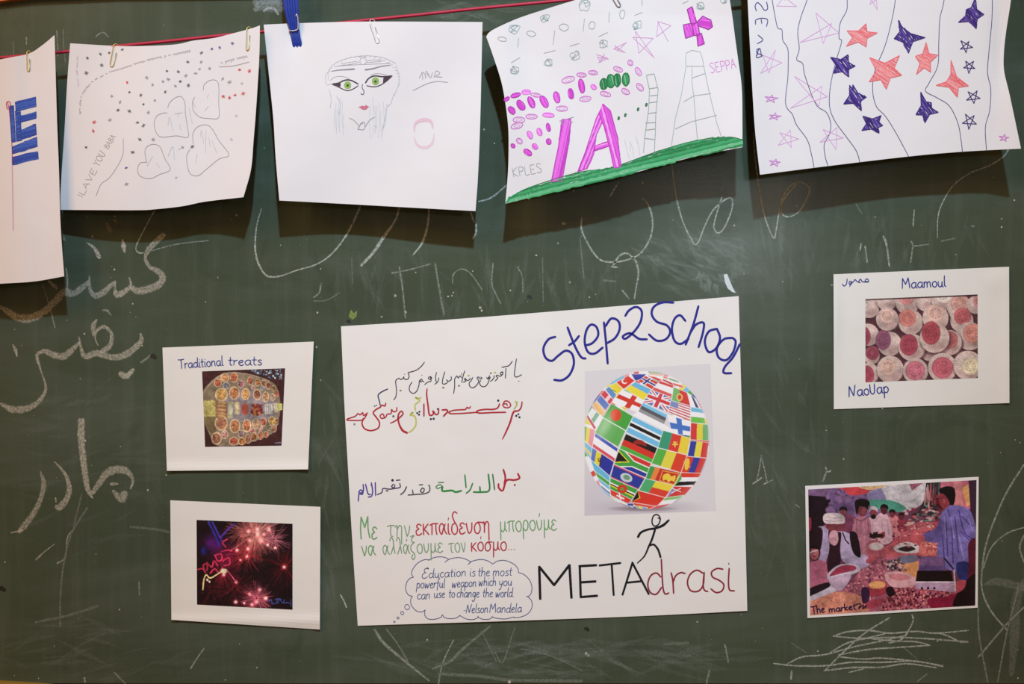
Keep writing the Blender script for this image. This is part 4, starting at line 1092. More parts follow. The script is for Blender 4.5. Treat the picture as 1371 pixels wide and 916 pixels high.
for x, y, c in ((990, 215, (120, 130, 40)), (1030, 208, (180, 180, 80)), (775, 238, (170, 170, 70)), (682, 336, (125, 120, 45)), (530, 354, (110, 112, 45)), (117, 382, (130, 125, 70)), (1100, 205, DG)):
    a, b = X1([(x, y)])[0]; S.dot(a, b, 1.5, c, squash=.75)
S.build('script_dots', M_INK, poster)
# Urdu line
RB = (176, 44, 58); YG = (190, 192, 92); NV = (44, 46, 76)
for q, c, w in ((['1312,150 1305,190 1285,215 1250,225 1225,300 1195,370 1170,420'], RB, [1.8, 2, 2, 2.6, 2.4, 2.2, 1.4]),
             (['1175,165 1190,145 1215,150 1230,175 1215,192 1185,190 1172,170 1200,165 1205,180'], RB, 1.7), (['1150,165 1135,195 1100,205 1050,205 1000,212 985,222 1005,232 1100,228 1195,226'], RB, 2.0),
             (['940,185 930,198 915,190 905,205 870,208 820,212 785,225 800,236 880,234 990,226'], RB, 1.8), (['735,210 768,208 775,222 745,255'], RB, 2.2), (['712,200 708,235 690,242 670,215 672,240 645,245 635,180 625,100 628,55'], RB, [1.8, 2, 2, 2, 2, 2.2, 2.2, 2, 1.6]),
             (['605,165 605,255'], RB, 2.0), (['585,120 560,125 540,118 575,140 560,155 540,175 545,215'], YG, 1.8), (['510,235 530,225 505,245 540,255 548,310 525,350 495,372'], YG, 1.9),
             (['485,375 450,355 425,305 420,250 440,218 455,235 435,260 395,290 362,305'], RB, [3, 3, 2.4, 2.2, 2, 2, 2, 1.8, 1.4]), (['410,190 408,215 385,222 372,205 368,235 340,240 330,262 300,270 290,250 310,238 320,262'], RB, 1.7),
             (['345,58 300,80 275,105 285,145 290,175'], (52, 66, 96), 1.6), (['330,160 325,180 300,175 290,190 262,205 240,230 262,262 285,300 275,340 225,358 180,345 160,310 168,270'], RB, 2.0),
             (['200,230 170,250 165,228 145,245 130,235 110,255 60,272 50,282 100,285 165,280 195,240'], RB, 1.7)):
    letters('red_script' if c is RB else 'coloured_script', X2, q, w, c)
S = Strokes(HP)
for x, y, r_, c in ((1140, 142, 1.6, NV), (1270, 252, 1.5, NV), (1293, 262, 1.5, NV), (1285, 240, 1.3, NV), (655, 275, 1.5, NV), (675, 273, 1.5, NV), (705, 202, 1.3, NV), (557, 232, 1.4, NV), (573, 222, 1.3, NV), (570, 243, 1.4, NV), (385, 255, 1.5, (60, 90, 100)), (105, 312, 1.5, (140, 140, 135)), (250, 182, .9, NV), (262, 176, .9, NV)):
    a, b = X2([(x, y)])[0]; S.dot(a, b, r_, c)
S.build('script_dots', M_INK, poster)
letters('yellow_mark', X2, ['1262,145 1275,160 1270,180 1252,205', '1280,150 1268,165'], 1.6, (170, 180, 70))
# Arabic line
for q, c, w in ((['1275,80 1288,115 1250,130 1190,133 1160,210 1130,190 1128,158', '1165,48 1180,110 1172,160'], (178, 42, 56), 2.5), (['1083,85 1098,205'], (72, 120, 80), 1.9), (['1050,85 1058,205 1000,222 935,222', '985,180 988,222'], (52, 132, 66), 2.2),
                (['930,155 910,205 880,232', '870,90 880,190'], (56, 134, 70), 1.9), (['845,212 800,222 770,210 700,214 700,180'], (52, 138, 66), 2.6), (['700,180 660,195 650,180 680,165 700,180', '665,150 710,148'], (90, 140, 100), 1.5),
                (['600,170 600,215 560,235 500,240 435,245', '545,190 530,215 550,225 560,200 545,190', '470,205 475,240', '590,172 600,170', '520,168 550,165'], (78, 84, 88), 1.6),
                (['425,180 405,220 378,242'], (78, 78, 88), 1.7), (['372,155 375,185 330,195 290,200 245,195 235,225 200,242', '325,160 310,180 330,188 335,165', '345,132 375,130'], (76, 70, 100), 1.6),
                (['185,148 188,250', '155,150 165,215 155,255 130,260', '110,160 130,235 150,240', '92,162 95,200 85,240 60,225 75,205 90,225 62,235 55,292'], (74, 62, 150), 1.7)):
    letters('coloured_script', X3, q, w, c)
S = Strokes(HP)
for x, y, r_, c in ((1252, 168, 1.4, (178, 42, 56)), (317, 132, 1.8, NV), (270, 212, 1.0, (76, 70, 100)), (280, 214, 1.0, (76, 70, 100)), (155, 170, 1, (74, 62, 150))):
    a, b = X3([(x, y)])[0]; S.dot(a, b, r_, c)
S.build('script_dots', M_INK, poster)
# Greek lines
GG = (112, 162, 104); GG2 = (124, 158, 116)
def word(name, fr, t, x0, y0, x1, y1, xh, w, c, slant=0.0, H=HP, par=None):
    S = Strokes(H); write(S, fr, t, x0, y0, x1, y1, xh, w, c, slant); return S.build(name, M_INK, par or poster)
word('greek_word', X4, 'Με', 100, 380, 325, 384, 148, 1.7, GG); word('greek_word', X4, 'την', 440, 352, 732, 350, 135, 1.3, GG2)
word('greek_word', X4, 'εκπαίδευση', 790, 338, 1709, 305, 135, 1.7, (186, 50, 64)); word('greek_word', X5, 'μπορούμε', 630, 295, 1335, 268, 128, 1.4, GG)
word('greek_word', X4, 'να', 125, 592, 305, 582, 125, 1.4, GG); word('greek_word', X4, 'αλλάξουμε', 385, 574, 1130, 545, 118, 1.3, GG2)
word('greek_word', X4, 'τον', 1195, 550, 1412, 535, 115, 1.2, GG2); word('greek_word', X5, 'κόσμο...', 275, 532, 830, 518, 108, 1.6, (178, 48, 58))
# the quotation in its cloud
CB_ = (92, 98, 142); QB = (66, 76, 132)
for s in ('365,70 420,45 480,38 530,48 552,62', '518,88 560,60 640,45 710,60 760,88', '730,110 770,78 850,63 910,75 958,105', '958,105 1000,78 1070,72 1150,105 1190,150 1192,185', '1192,182 1250,205 1300,260 1318,330 1300,390 1265,405',
          '1280,405 1312,440 1318,500 1280,560 1210,592 1150,598', '1155,590 1080,608 1010,605 955,592 955,582', '955,592 920,612 860,610 822,590 825,582', '825,596 780,614 720,610 655,578', '660,575 620,600 560,606 515,595 495,570',
          '495,568 480,595 420,612 365,608 335,575 335,525', '340,528 300,545 250,530 210,480 205,430 220,402', '222,402 180,385 158,330 170,270 200,235 232,225', '228,222 212,195 225,150 270,95 330,65 380,68'):
    S = Strokes(HP); S.curve(X6(s), 1.0, CB_); S.build('cloud_arc', M_INK, poster)
for cx, cy, rx, ry in ((172, 500, 22, 24), (127, 555, 14, 15), (88, 600, 10, 9), (55, 635, 7, 7)):
    S = Strokes(HP); a, b = X6([(cx, cy)])[0]; S.ellipse(a, b, rx / 6.855, ry / 6.855, -30, .9, CB_); S.build('thought_bubble', M_INK, poster)
for t, x0, y0, x1, y1 in (('Éducation', 300, 238, 716, 216), ('is', 742, 218, 800, 216), ('the', 818, 217, 932, 214), ('most', 955, 213, 1135, 212), ('powerful', 255, 328, 520, 322), ('weapon', 580, 322, 808, 312), ('which', 825, 308, 990, 303), ('you', 1012, 305, 1135, 303),
                          ('can', 262, 430, 385, 425), ('use', 415, 418, 520, 415), ('to', 550, 414, 612, 412), ('change', 625, 412, 835, 408), ('the', 862, 410, 960, 408), ('world.', 980, 410, 1155, 406), ('-Nelson', 685, 556, 915, 552), ('Mandela', 925, 553, 1225, 548)):
    word('quote_word', X6, t, x0, y0, x1, y1, 46, .95, QB, slant=.12)

# globe of flags, printed on a slightly greyer pasted sheet
GU = T(770, 480, 7.216)
R_ed, WH, GRN, YEL, BLK, LB, DB = (212, 52, 48), (238, 236, 240), (70, 158, 64), (232, 212, 60), (28, 24, 26), (112, 184, 224), (44, 56, 150)
cv = Canvas(778, 486, 962, 692, 2.6, (215, 211, 216), GU)
cv.ell(150, 1500, 520, 420, (196, 192, 202), soft=1.4, alpha=.7); cv.ell(700, 1440, 420, 60, (184, 176, 186), soft=.9, alpha=.7); cv.ell(650, 1452, 250, 22, (130, 116, 124), soft=.9, alpha=.8)
full = cv.img.copy()
CXg, CYg, RX, RY = 687, 790, 612, 672
def H_(*cs):
    n = len(cs); a = np.array(cs, np.float32)
    return lambda u, v: a[np.clip((v * n).astype(int), 0, n - 1)]
def V_(*cs):
    n = len(cs); a = np.array(cs, np.float32)
    return lambda u, v: a[np.clip((u * n).astype(int), 0, n - 1)]
def cross(bgc, c1, w1, c2=None, w2=0, cu=.5):
    def f(u, v):
        o = np.empty(u.shape + (3,), np.float32); o[:] = bgc
        m = (abs(u - cu) < w1 * .7) | (abs(v - .5) < w1); o[m] = c1
        if c2: m = (abs(u - cu) < w2 * .7) | (abs(v - .5) < w2); o[m] = c2
        return o
    return f
def union(u, v):
    o = np.empty(u.shape + (3,), np.float32); o[:] = (104, 118, 176)
    d = np.minimum(abs(u - v), abs(u + v - 1)); o[d < .13] = WH; o[d < .045] = (206, 84, 96)
    m = (abs(u - .5) < .13) | (abs(v - .5) < .19); o[m] = WH
    m = (abs(u - .5) < .075) | (abs(v - .5) < .11); o[m] = (204, 66, 76); return o
def usa(u, v):
    o = np.empty(u.shape + (3,), np.float32); o[:] = WH
    o[((v * 11).astype(int) % 2) == 0] = (200, 78, 84); o[(u < .42) & (v < .5)] = (128, 142, 190); return o
def one(c): return lambda u, v: np.broadcast_to(np.array(c, np.float32), u.shape + (3,))
def safrica(u, v):
    o = np.empty(u.shape + (3,), np.float32); o[:] = np.array((206, 56, 48)); o[v > .5] = DB
    d = np.minimum(abs(v - .5), np.where(u < .5, np.minimum(abs(v - u), abs(1 - v - u)), 9))
    o[d < .22] = WH; o[d < .15] = GRN; m = (u < v) & (u < 1 - v); o[m] = GRN; m = (u + .1 < v) & (u + .1 < 1 - v); o[m] = YEL; m = (u + .16 < v) & (u + .16 < 1 - v); o[m] = BLK; return o
def tri(base, c, k=1.0, c2=None):
    def f(u, v):
        o = base(u, v).copy()
        if c2 is not None: o[(u / k * .8 < v) & (u / k * .8 < 1 - v) & (u < k)] = c2
        o[(u / k < v) & (u / k < 1 - v)] = c; return o
    return f
TE = (58, 150, 116)
rim = [R_ed, WH, YEL, LB, GRN, DB, (228, 140, 150), WH]
for i in range(26):       # small flags wrapping round the rim
    a0 = i * 2 * math.pi / 26; a1 = (i + 1) * 2 * math.pi / 26
    q = [(CXg + RX * r_ * math.cos(a), CYg + RY * r_ * math.sin(a)) for r_, a in ((1.02, a0), (1.02, a1), (.55, a1), (.55, a0))]
    cs = [rim[(i * 3 + k) % 8] for k in range(3)]
    cv.quad(q, (H_ if i % 2 else V_)(*cs))
flags = [
 ('760,130 905,190 850,240 700,170', H_((222, 100, 90), WH, (210, 70, 66))), ('700,120 860,130 850,190 720,170', H_((150, 190, 160), (236, 190, 170), WH)), ('540,150 690,150 640,205 580,215', one((62, 66, 160))),
 ('860,190 1000,240 950,290 830,220', H_((225, 225, 228), (200, 70, 70), WH)), ('890,180 990,215 1060,290 960,262', H_((110, 160, 110), WH, (222, 90, 90))),
 ('510,165 578,215 470,298 395,232', one((214, 58, 48))), ('330,268 395,230 468,300 400,352', V_(YEL, (230, 205, 70))), ('290,300 330,268 400,350 370,400', one((96, 140, 196))),
 ('245,345 285,305 370,400 332,450', H_((206, 58, 72), (206, 58, 72), (240, 200, 205), (206, 58, 72))), ('205,405 245,350 332,450 292,505', one((88, 112, 188))), ('165,450 205,408 292,505 255,565', V_((230, 180, 90), (240, 190, 130))),
 ('165,460 255,565 240,578 158,485', one((210, 96, 108))), ('110,560 165,480 275,572 192,705', H_((232, 236, 236), (226, 232, 230), (120, 170, 140), WH)), ('105,560 122,545 205,670 185,690', one((190, 60, 76))),
 ('680,168 805,232 745,302 605,218', cross((206, 66, 60), WH, .17, (52, 60, 140), .09, .4)), ('820,215 950,262 940,355 748,300', H_((206, 70, 70), WH, WH)), ('762,276 938,345 925,382 742,308', one((214, 92, 92))),
 ('580,225 742,302 672,410 480,297', H_((110, 180, 222), (232, 214, 66))), ('455,300 680,412 615,522 358,427', cross(WH, (206, 58, 46), .14)), ('735,303 938,378 898,522 655,425', union),
 ('950,275 1082,330 1117,458 932,408', V_((124, 182, 108), (124, 182, 108), (208, 66, 62), (208, 66, 62), (208, 66, 62))), ('925,405 1117,465 1117,608 898,520', usa),
 ('655,425 893,545 862,640 608,515', H_((124, 192, 228), (92, 90, 96), (150, 148, 152))), ('608,515 862,640 935,690 560,548', one(WH)), ('560,548 862,640 938,690 935,728', one(WH)),
 ('893,545 1117,610 1113,745 935,728', cross(WH, (72, 116, 194), .17, cu=.42)), ('350,435 562,560 492,697 270,570', one((72, 160, 62))), ('268,575 488,700 418,858 190,718', one((98, 172, 88))),
 ('562,560 848,702 802,862 490,712', H_(LB, LB, LB, (230, 236, 240), BLK, BLK, (230, 236, 240), LB, LB, LB)), ('490,727 795,865 740,1012 430,872', H_(BLK, BLK, BLK, (206, 52, 40), (206, 52, 40), (206, 52, 40), (80, 170, 66), (80, 170, 66))),
 ('425,872 737,1015 680,1152 375,1022', safrica), ('375,1022 677,1155 610,1270 340,1150', H_((200, 70, 90), DB, DB, DB, DB, DB, DB, DB, DB, (200, 70, 90))), ('340,1152 610,1268 545,1370 335,1262', H_(GRN, GRN, GRN, WH, BLK, YEL, GRN, GRN, GRN)),
 ('335,1262 550,1365 512,1408 345,1325', one((212, 58, 44))), ('605,1275 870,1345 800,1432 540,1390', tri(one((212, 56, 42)), BLK, .3, (236, 196, 60))), ('540,1390 800,1432 700,1462 520,1412', one((216, 60, 44))),
 ('850,695 1112,770 1082,932 800,862', V_(TE, (212, 60, 54), (228, 204, 66))), ('800,865 1082,935 1022,1105 737,1015', V_((86, 172, 72), (222, 208, 76), (214, 66, 44))),
 ('725,1035 1022,1105 952,1225 680,1160', V_((64, 152, 74), (228, 130, 66), (196, 50, 46), (196, 50, 46), (196, 50, 46), (196, 50, 46))), ('680,1160 952,1225 872,1345 615,1275', lambda u, v: np.where((u < .38)[..., None], np.array((78, 168, 110.)), np.where((v < .5)[..., None], np.array((230, 206, 66.)), np.array((212, 64, 48.))))),
 ('1117,620 1290,640 1290,795 1112,785', V_((208, 60, 62), (222, 206, 72), (110, 174, 110))), ('1115,795 1292,812 1272,962 1085,945', V_((54, 62, 152), (226, 210, 80), (206, 58, 62))), ('1080,945 1272,965 1215,1112 1025,1102', V_((210, 64, 48), (56, 62, 150), (206, 58, 56))),
 ('1025,1102 1220,1110 1150,1222 955,1235', tri(H_((212, 62, 46), WH, BLK), (92, 170, 84), .35)), ('1118,470 1232,488 1262,632 1117,620', H_((112, 186, 220), WH, (112, 190, 80))), ('950,1235 1132,1240 1060,1325 880,1345', tri(one((204, 60, 56)), (150, 130, 180), .45)),
 ('872,1345 1052,1322 930,1402 800,1420', H_((128, 190, 104), WH, WH)), ('800,1420 932,1400 830,1452 700,1462', one((206, 60, 66))), ('1085,330 1180,400 1232,488 1117,465', V_(WH, (60, 70, 120), WH, (210, 110, 100))),
 ('165,860 377,1000 335,1138 148,975', V_((92, 118, 190), (228, 206, 66), (46, 52, 150), (46, 52, 150))), ('195,718 415,870 380,1000 165,855', H_((70, 88, 180), WH, WH, (212, 80, 98))), ('80,650 195,690 165,862 75,780', V_((96, 166, 74), (228, 210, 80), (228, 140, 150))),
 ('75,790 165,862 148,975 95,900', H_((112, 184, 220), (228, 206, 110), (112, 184, 220))), ('148,975 335,1138 335,1196 185,1085', one((104, 180, 216))), ('185,1085 335,1196 332,1240 215,1150', one((84, 166, 78))), ('215,1150 335,1240 340,1320 255,1250', H_(LB, WH, (80, 90, 160))),
 ('340,1320 512,1408 560,1440 400,1380', H_((150, 200, 226), WH)), ('500,1400 560,1400 580,1430 510,1425', one((44, 56, 130))), ('560,1420 700,1440 690,1462 600,1445', V_((120, 160, 80), (230, 210, 80), (90, 150, 200))),
]
for q, f in flags:
    cv.quad(q, f)
    cv.line(P(q) + [P(q)[0]], 6, (240, 238, 240), .75)
cv.ell(393, 548, 52, 58, (216, 66, 36)); cv.ell(495, 1152, 60, 42, (196, 204, 210), ang=22); cv.ell(498, 1150, 34, 24, (110, 150, 120), ang=22); cv.ell(455, 1262, 48, 42, (206, 54, 44)); cv.ell(455, 1262, 20, 18, (120, 140, 60))
cv.ell(475, 222, 28, 24, WH, ang=30); cv.ell(482, 218, 20, 17, (214, 58, 48)); cv.ell(1010, 375, 30, 36, (226, 200, 110)); cv.ell(1010, 375, 18, 24, (206, 70, 66))
cv.spoly('560,820 600,785 660,800 690,850 640,835 600,830', (150, 40, 34)); cv.poly('945,800 965,852 990,800 940,830 1000,830', (236, 208, 80)); cv.line('965,805 965,855', 10, (236, 214, 90)); cv.line('942,832 988,832', 10, (236, 214, 90))
cv.spoly('850,1130 900,1110 930,1140 970,1130 960,1190 930,1180 900,1195 880,1170 850,1180', (232, 200, 66)); cv.line('845,1085 815,1180 965,1220 1000,1115 845,1085', 7, (232, 200, 66), .8)
cv.line('240,960 240,1030', 8, (60, 50, 40)); cv.line('222,965 228,995 250,995 262,972', 8, (60, 50, 40)); cv.ell(1082, 1022, 22, 60, (232, 196, 66), ang=10); cv.line('1050,1000 1110,1050', 8, (232, 196, 66))
cv.line('405,1325 470,1355', 14, WH); cv.line('425,1300 440,1360', 12, WH); cv.line('940,1255 1020,1290', 7, WH); cv.line('1020,1255 930,1300', 7, WH); cv.line('345,300 392,320', 8, (110, 140, 80))
cv.ell(230, 640, 120, 230, (255, 255, 255), ang=25, soft=1.2, alpha=.22); cv.ell(300, 640, 40, 130, (255, 255, 255), ang=30, soft=1.2, alpha=.25)
# keep only the ball
rr = np.sqrt(((cv.X - CXg) / RX) ** 2 + ((cv.Y - CYg) / RY) ** 2)
m = np.clip((1.0 - rr) / .012, 0, 1)[..., None]
edge = np.clip((rr - .9) / .1, 0, 1)[..., None] * .22
cv.img = full * (1 - m) + (cv.img * (1 - edge) + 215 * edge) * m
cv.build('globe_print', P('783,497 951,487 958.5,684 782.5,690.5'), poster, HP)

# ------------------------------------------------------------------ four photo cards
def card(label, cat, q, H, mat=M_CARD):
    tl, tr, br, bl = P(q)
    o = sheet('photo_card', [tl, tr], [tr, br], [bl, br], [tl, bl], H, mat, None, nu=50, nv=44)
    return tag(o, label, cat)
HT = lambda x, y: 0.0016 + 0.0035 * gs(x, 420, 14) + 0.003 * gs(y, 631, 10) + .0018 * gs(x, 218, 12)
ct = card('white card with a photo of a tray of pastries, left of the poster', 'photo card', '217.5,465.5 420,457.5 412.5,628.5 223.5,630.5', HT)
F_ = T(210, 450, 4.822); TN = (56, 60, 136)
for t, a, b in (('Traditional', (140, 212), (432, 190)), ('treats', (460, 190), (682, 188))):
    word('caption_word', F_, t, *a, *b, 34, 1.25, TN, H=HT, par=ct)
TF = T(265, 490, 8.325)
cv = Canvas(268, 490, 384, 600, 2.8, (74, 36, 38), TF)
cv.spoly('55,300 130,190 260,95 380,65 520,85 700,130 850,200 900,300 920,450 900,600 860,720 760,790 560,860 380,890 200,880 100,700 55,560', (150, 128, 104))
cv.spoly('330,300 600,270 850,360 890,470 830,590 560,620 340,580', (150, 136, 142)); cv.spoly('70,310 180,190 210,340 190,400 60,400', (140, 122, 96)); cv.spoly('60,560 190,570 200,740 120,720', (124, 104, 70))
cv.speck('600,50 930,40 930,150 800,130 650,90', [(130, 160, 186), (96, 120, 150), (40, 50, 70), (200, 210, 220)], 90, 6, 16)
cv.line('60,300 180,150 330,80 520,85 700,130 800,170', 8, (190, 168, 140), .8, curve=True)
cv.poly('60,390 195,390 195,562 62,565', (204, 186, 96)); cv.speck('60,390 195,390 195,562 62,565', [(222, 206, 120), (180, 166, 80), (200, 190, 110)], 60, 8, 18)
plates = [(300,130,48,52,(206,140,90)),(402,130,45,55,(200,100,64)),(222,190,42,48,(200,96,70)),(315,220,40,42,(130,130,140)),(480,205,36,42,(150,84,100)),(585,165,34,48,(176,90,66)),(665,185,30,42,(186,110,66)),(735,195,30,42,(170,110,80)),(785,220,28,42,(180,84,70)),(845,250,26,38,(176,130,80)),(880,310,20,38,(190,90,70)),
 (262,320,72,76,(214,160,86)),(405,302,60,75,(198,126,80)),(532,315,48,68,(214,150,84)),(660,320,46,62,(160,96,72)),(755,345,38,60,(196,140,96)),(835,350,28,45,(210,170,140)),(615,245,24,32,(196,150,140)),(720,250,26,30,(140,150,160)),
 (260,640,74,80,(186,120,86)),(412,672,60,80,(192,124,80)),(545,668,48,74,(190,112,74)),(645,645,42,62,(184,140,104)),(730,625,34,50,(190,90,72)),(825,615,40,54,(214,160,80)),(880,620,22,40,(180,130,90)),(850,700,28,42,(176,110,84)),(300,765,38,50,(200,140,130)),(480,755,32,44,(150,110,120)),(610,730,30,38,(190,110,110)),
 (207,808,58,70,(160,100,76)),(400,840,55,48,(196,90,66)),(490,840,40,44,(200,120,60)),(558,812,36,56,(180,110,80)),(628,790,34,52,(170,104,66)),(697,775,30,48,(176,96,70)),(760,765,24,36,(186,110,80)),(795,690,24,32,(150,130,110)),(700,695,26,34,(200,150,130))]
for x, y, a, b, c in plates:
    cv.ell(x, y, a, b, (222, 196, 152)); cv.ell(x, y, a * .8, b * .82, c)
    cv.speck([(x - a * .6, y - b * .6), (x + a * .6, y - b * .6), (x + a * .6, y + b * .6), (x - a * .6, y + b * .6)], [tuple(v * .75 for v in c), tuple(min(255, v * 1.2) for v in c)], 16, 6, 15)
cv.poly('205,395 318,400 322,575 205,580', (170, 110, 70))
for y in (412, 445, 490, 530, 562): cv.ell(262, y, 52, 17, (206, 150, 96), ang=8); cv.ell(262, y - 3, 36, 7, (222, 176, 120), ang=8)
cv.poly('330,400 390,400 390,580 330,580', (170, 170, 120)); cv.ell(362, 490, 26, 60, (214, 208, 180), soft=.4); cv.poly('408,400 462,400 464,540 410,540', (196, 176, 130)); cv.line('436,410 436,530', 18, (214, 198, 156)); cv.ell(524, 482, 40, 66, (196, 84, 66))
cv.ell(658, 488, 66, 68, (120, 62, 54)); cv.speck('600,430 720,430 720,550 600,550', [(140, 48, 50), (96, 30, 40), (196, 120, 60), (160, 60, 60)], 50, 10, 20)
for x in (765, 812): cv.poly([(x - 20, 425), (x + 20, 420), (x + 22, 535), (x - 18, 540)], (206, 204, 196)); cv.line([(x, 430), (x + 2, 530)], 5, (150, 140, 130))
cv.poly('840,410 885,415 890,520 850,525', (214, 200, 160)); cv.poly('885,420 940,418 942,490 890,500', (196, 198, 110)); cv.line('860,860 920,855', 14, (130, 140, 160), .8)
cv.photo(.85, .08, 7, 2); cv.img *= .93
cv.build('printed_photo', F_('292,228 828,208 805,708 311,716'), ct, HT)

HF = lambda x, y: 0.0016 + 0.002 * gs(y, 832, 8) + .002 * gs(x, 228, 10) + .0022 * gs(x, 429, 10)
cf = card('white card with a photo of red fireworks, lower left of the poster', 'photo card', '228,670 429,678.7 428.2,843 229.5,830', HF)
Gf = T(215, 660, 4.822)
cv = Canvas(262, 694, 393, 818, 2.8, (24, 8, 16), Gf)
rs = random.Random(4)
def burst(x, y, r, col, n, w=2.2, a=.55):
    for k in range(n):
        t = rs.uniform(0, 2 * math.pi); q = r * rs.uniform(.5, 1.1)
        cv.line([(x + q * .1 * math.cos(t), y + q * .1 * math.sin(t)), (x + q * math.cos(t), y + q * math.sin(t))], w, col, a * rs.uniform(.4, 1))
cv.glow(620, 290, 95, (120, 62, 52)); cv.glow(420, 420, 80, (80, 8, 34)); cv.glow(600, 690, 80, (80, 26, 40)); cv.glow(340, 330, 60, (50, 10, 90)); cv.glow(540, 400, 60, (60, 10, 14))
for x, y, r_, c, n in ((610, 270, 170, (220, 150, 140), 110), (730, 300, 110, (200, 110, 130), 60), (560, 400, 130, (190, 50, 60), 60), (800, 478, 150, (120, 20, 30), 50), (480, 620, 150, (120, 24, 40), 50), (620, 680, 110, (220, 110, 130), 90), (330, 620, 140, (100, 20, 34), 40), (540, 240, 120, (200, 100, 100), 60), (400, 520, 120, (150, 30, 50), 40)):
    burst(x, y, r_, c, int(n * 1.6), 2.1, .75)
for x, y, r_ in ((568, 250, 14), (625, 235, 12), (700, 237, 18), (668, 268, 11), (622, 270, 14), (648, 308, 18), (575, 308, 13), (692, 335, 11), (740, 355, 14), (495, 370, 16), (565, 362, 14), (557, 410, 12), (515, 433, 9), (798, 480, 16), (487, 577, 13), (408, 530, 14), (640, 625, 14), (575, 655, 13), (678, 680, 18), (485, 705, 17), (620, 705, 14), (590, 722, 12), (540, 712, 10)):
    cv.glow(x, y, r_ * .95, (190, 80, 90)); cv.ell(x, y, r_ * .55, r_ * .55, (250, 220, 210), soft=.6)
cv.line('310,190 345,260 380,340', 14, (50, 50, 170), .8); cv.line('335,190 370,260 395,310', 12, (60, 60, 190), .8); cv.line('480,200 440,230 385,290', 12, (90, 50, 170), .8); cv.ell(280, 375, 18, 26, (30, 30, 120), soft=.8)
NE = (214, 50, 90)
for q in ('240,495 270,490 290,515 275,470 300,460 300,500', '300,450 330,480 345,440 370,470', '350,400 370,440 395,430 390,395 360,400', '390,380 430,370 460,375', '400,440 440,420 445,460 410,470', '320,520 350,490 380,520 400,480', '430,300 400,320 420,350'):
    cv.line(q, 9, NE, .85, curve=True)
cv.line('430,500 490,578', 6, (230, 90, 130)); cv.line('273,625 280,560 295,530 320,550 360,530 390,510 425,500', 8, (240, 220, 150), .95, curve=True); cv.ell(408, 505, 22, 16, (250, 240, 200), soft=.5); cv.ell(302, 562, 8, 8, (250, 230, 200), soft=.4); cv.ell(316, 574, 7, 7, (250, 230, 200), soft=.4)
for q in ('700,700 715,690 722,715 745,712 755,690', '755,715 770,690 790,712 800,690', '800,712 820,708 835,715', '840,690 842,730', '740,690 760,684 780,688'):
    cv.line(q, 5, (70, 90, 180), .9, curve=True)
cv.photo(.95, .10, 5, 4)
cv.build('printed_photo', Gf('232,175 852,200 852,755 235,722'), cf, HF)

HM = lambda x, y: 0.0016 + 0.0035 * gs(x, 1116, 10) * gs(y, 430, 60) + .002 * gs(x, 1351, 10) + 0.0015 * gs(x, 1335, 18) * gs(y, 375, 18)
cm = card('white card with a photo of pink and white stamped biscuits, upper right', 'photo card', '1115.9,367.3 1351,357.2 1351.5,539.7 1116.4,548', HM)
Lm = T(1100, 345, 4.262); LN = (48, 52, 142)
word('caption_word', Lm, 'Maamoul', 458, 178, 712, 165, 33, 1.4, LN, H=HM, par=cm); word('caption_word', Lm, 'NaoUap', 155, 797, 388, 768, 36, 1.5, LN, H=HM, par=cm)
S = Strokes(HM)
for q in ('270,132 258,120 248,135 270,138 235,138 222,122 212,138 222,142 205,138 190,125 180,140 160,135 158,150 172,150 170,138 160,165', '118,150 128,162 142,150 146,120'):
    S.curve(Lm(q), 1.3, LN)
S.build('caption_word', M_INK, cm)
cv = Canvas(1157, 392, 1311, 514, 2.6, (84, 40, 48), Lm)
def biscuit(x, y, r, fx, fy, fr, c, sq=1.0, ang=0):
    cv.ell(x + 6, y + 12, r * 1.06, r * 1.06, (64, 30, 40), soft=.25, alpha=.8); cv.ell(x, y, r, r * 1.02, (204, 180, 170)); cv.ell(x - r * .2, y - r * .25, r * .6, r * .55, (226, 208, 200), soft=1.0, alpha=.8); cv.ell(x + r * .25, y + r * .5, r * .6, r * .4, (168, 130, 128), soft=1.0, alpha=.6)
    a = math.atan2(y - fy, x - fx)
    for k in range(34):
        t = k * 2 * math.pi / 34
        cv.line([(fx + fr * .9 * math.cos(t), fy + fr * .9 * math.sin(t)), (x + r * .97 * math.cos(t), y + r * .99 * math.sin(t))], 3.4, (160, 118, 116), .55)
    cv.ell(fx, fy, fr, fr * sq, tuple(v * .82 + 20 for v in c), ang=ang); cv.ell(fx, fy, fr * .86, fr * .86 * sq, c, ang=ang)
    for q in (.62, .36):
        cv.ell(fx, fy, fr * q, fr * q * sq, tuple(v * .78 for v in c), ang=ang, alpha=.7); cv.ell(fx, fy, fr * (q - .09), fr * (q - .09) * sq, c, ang=ang)
    for k in range(8):
        t = k * math.pi / 4; cv.ell(fx + fr * .48 * math.cos(t), fy + fr * .48 * sq * math.sin(t), 4, 4, tuple(v * .75 for v in c), alpha=.8)
PK, RDb, LP = (212, 130, 126), (172, 62, 82), (220, 176, 164)
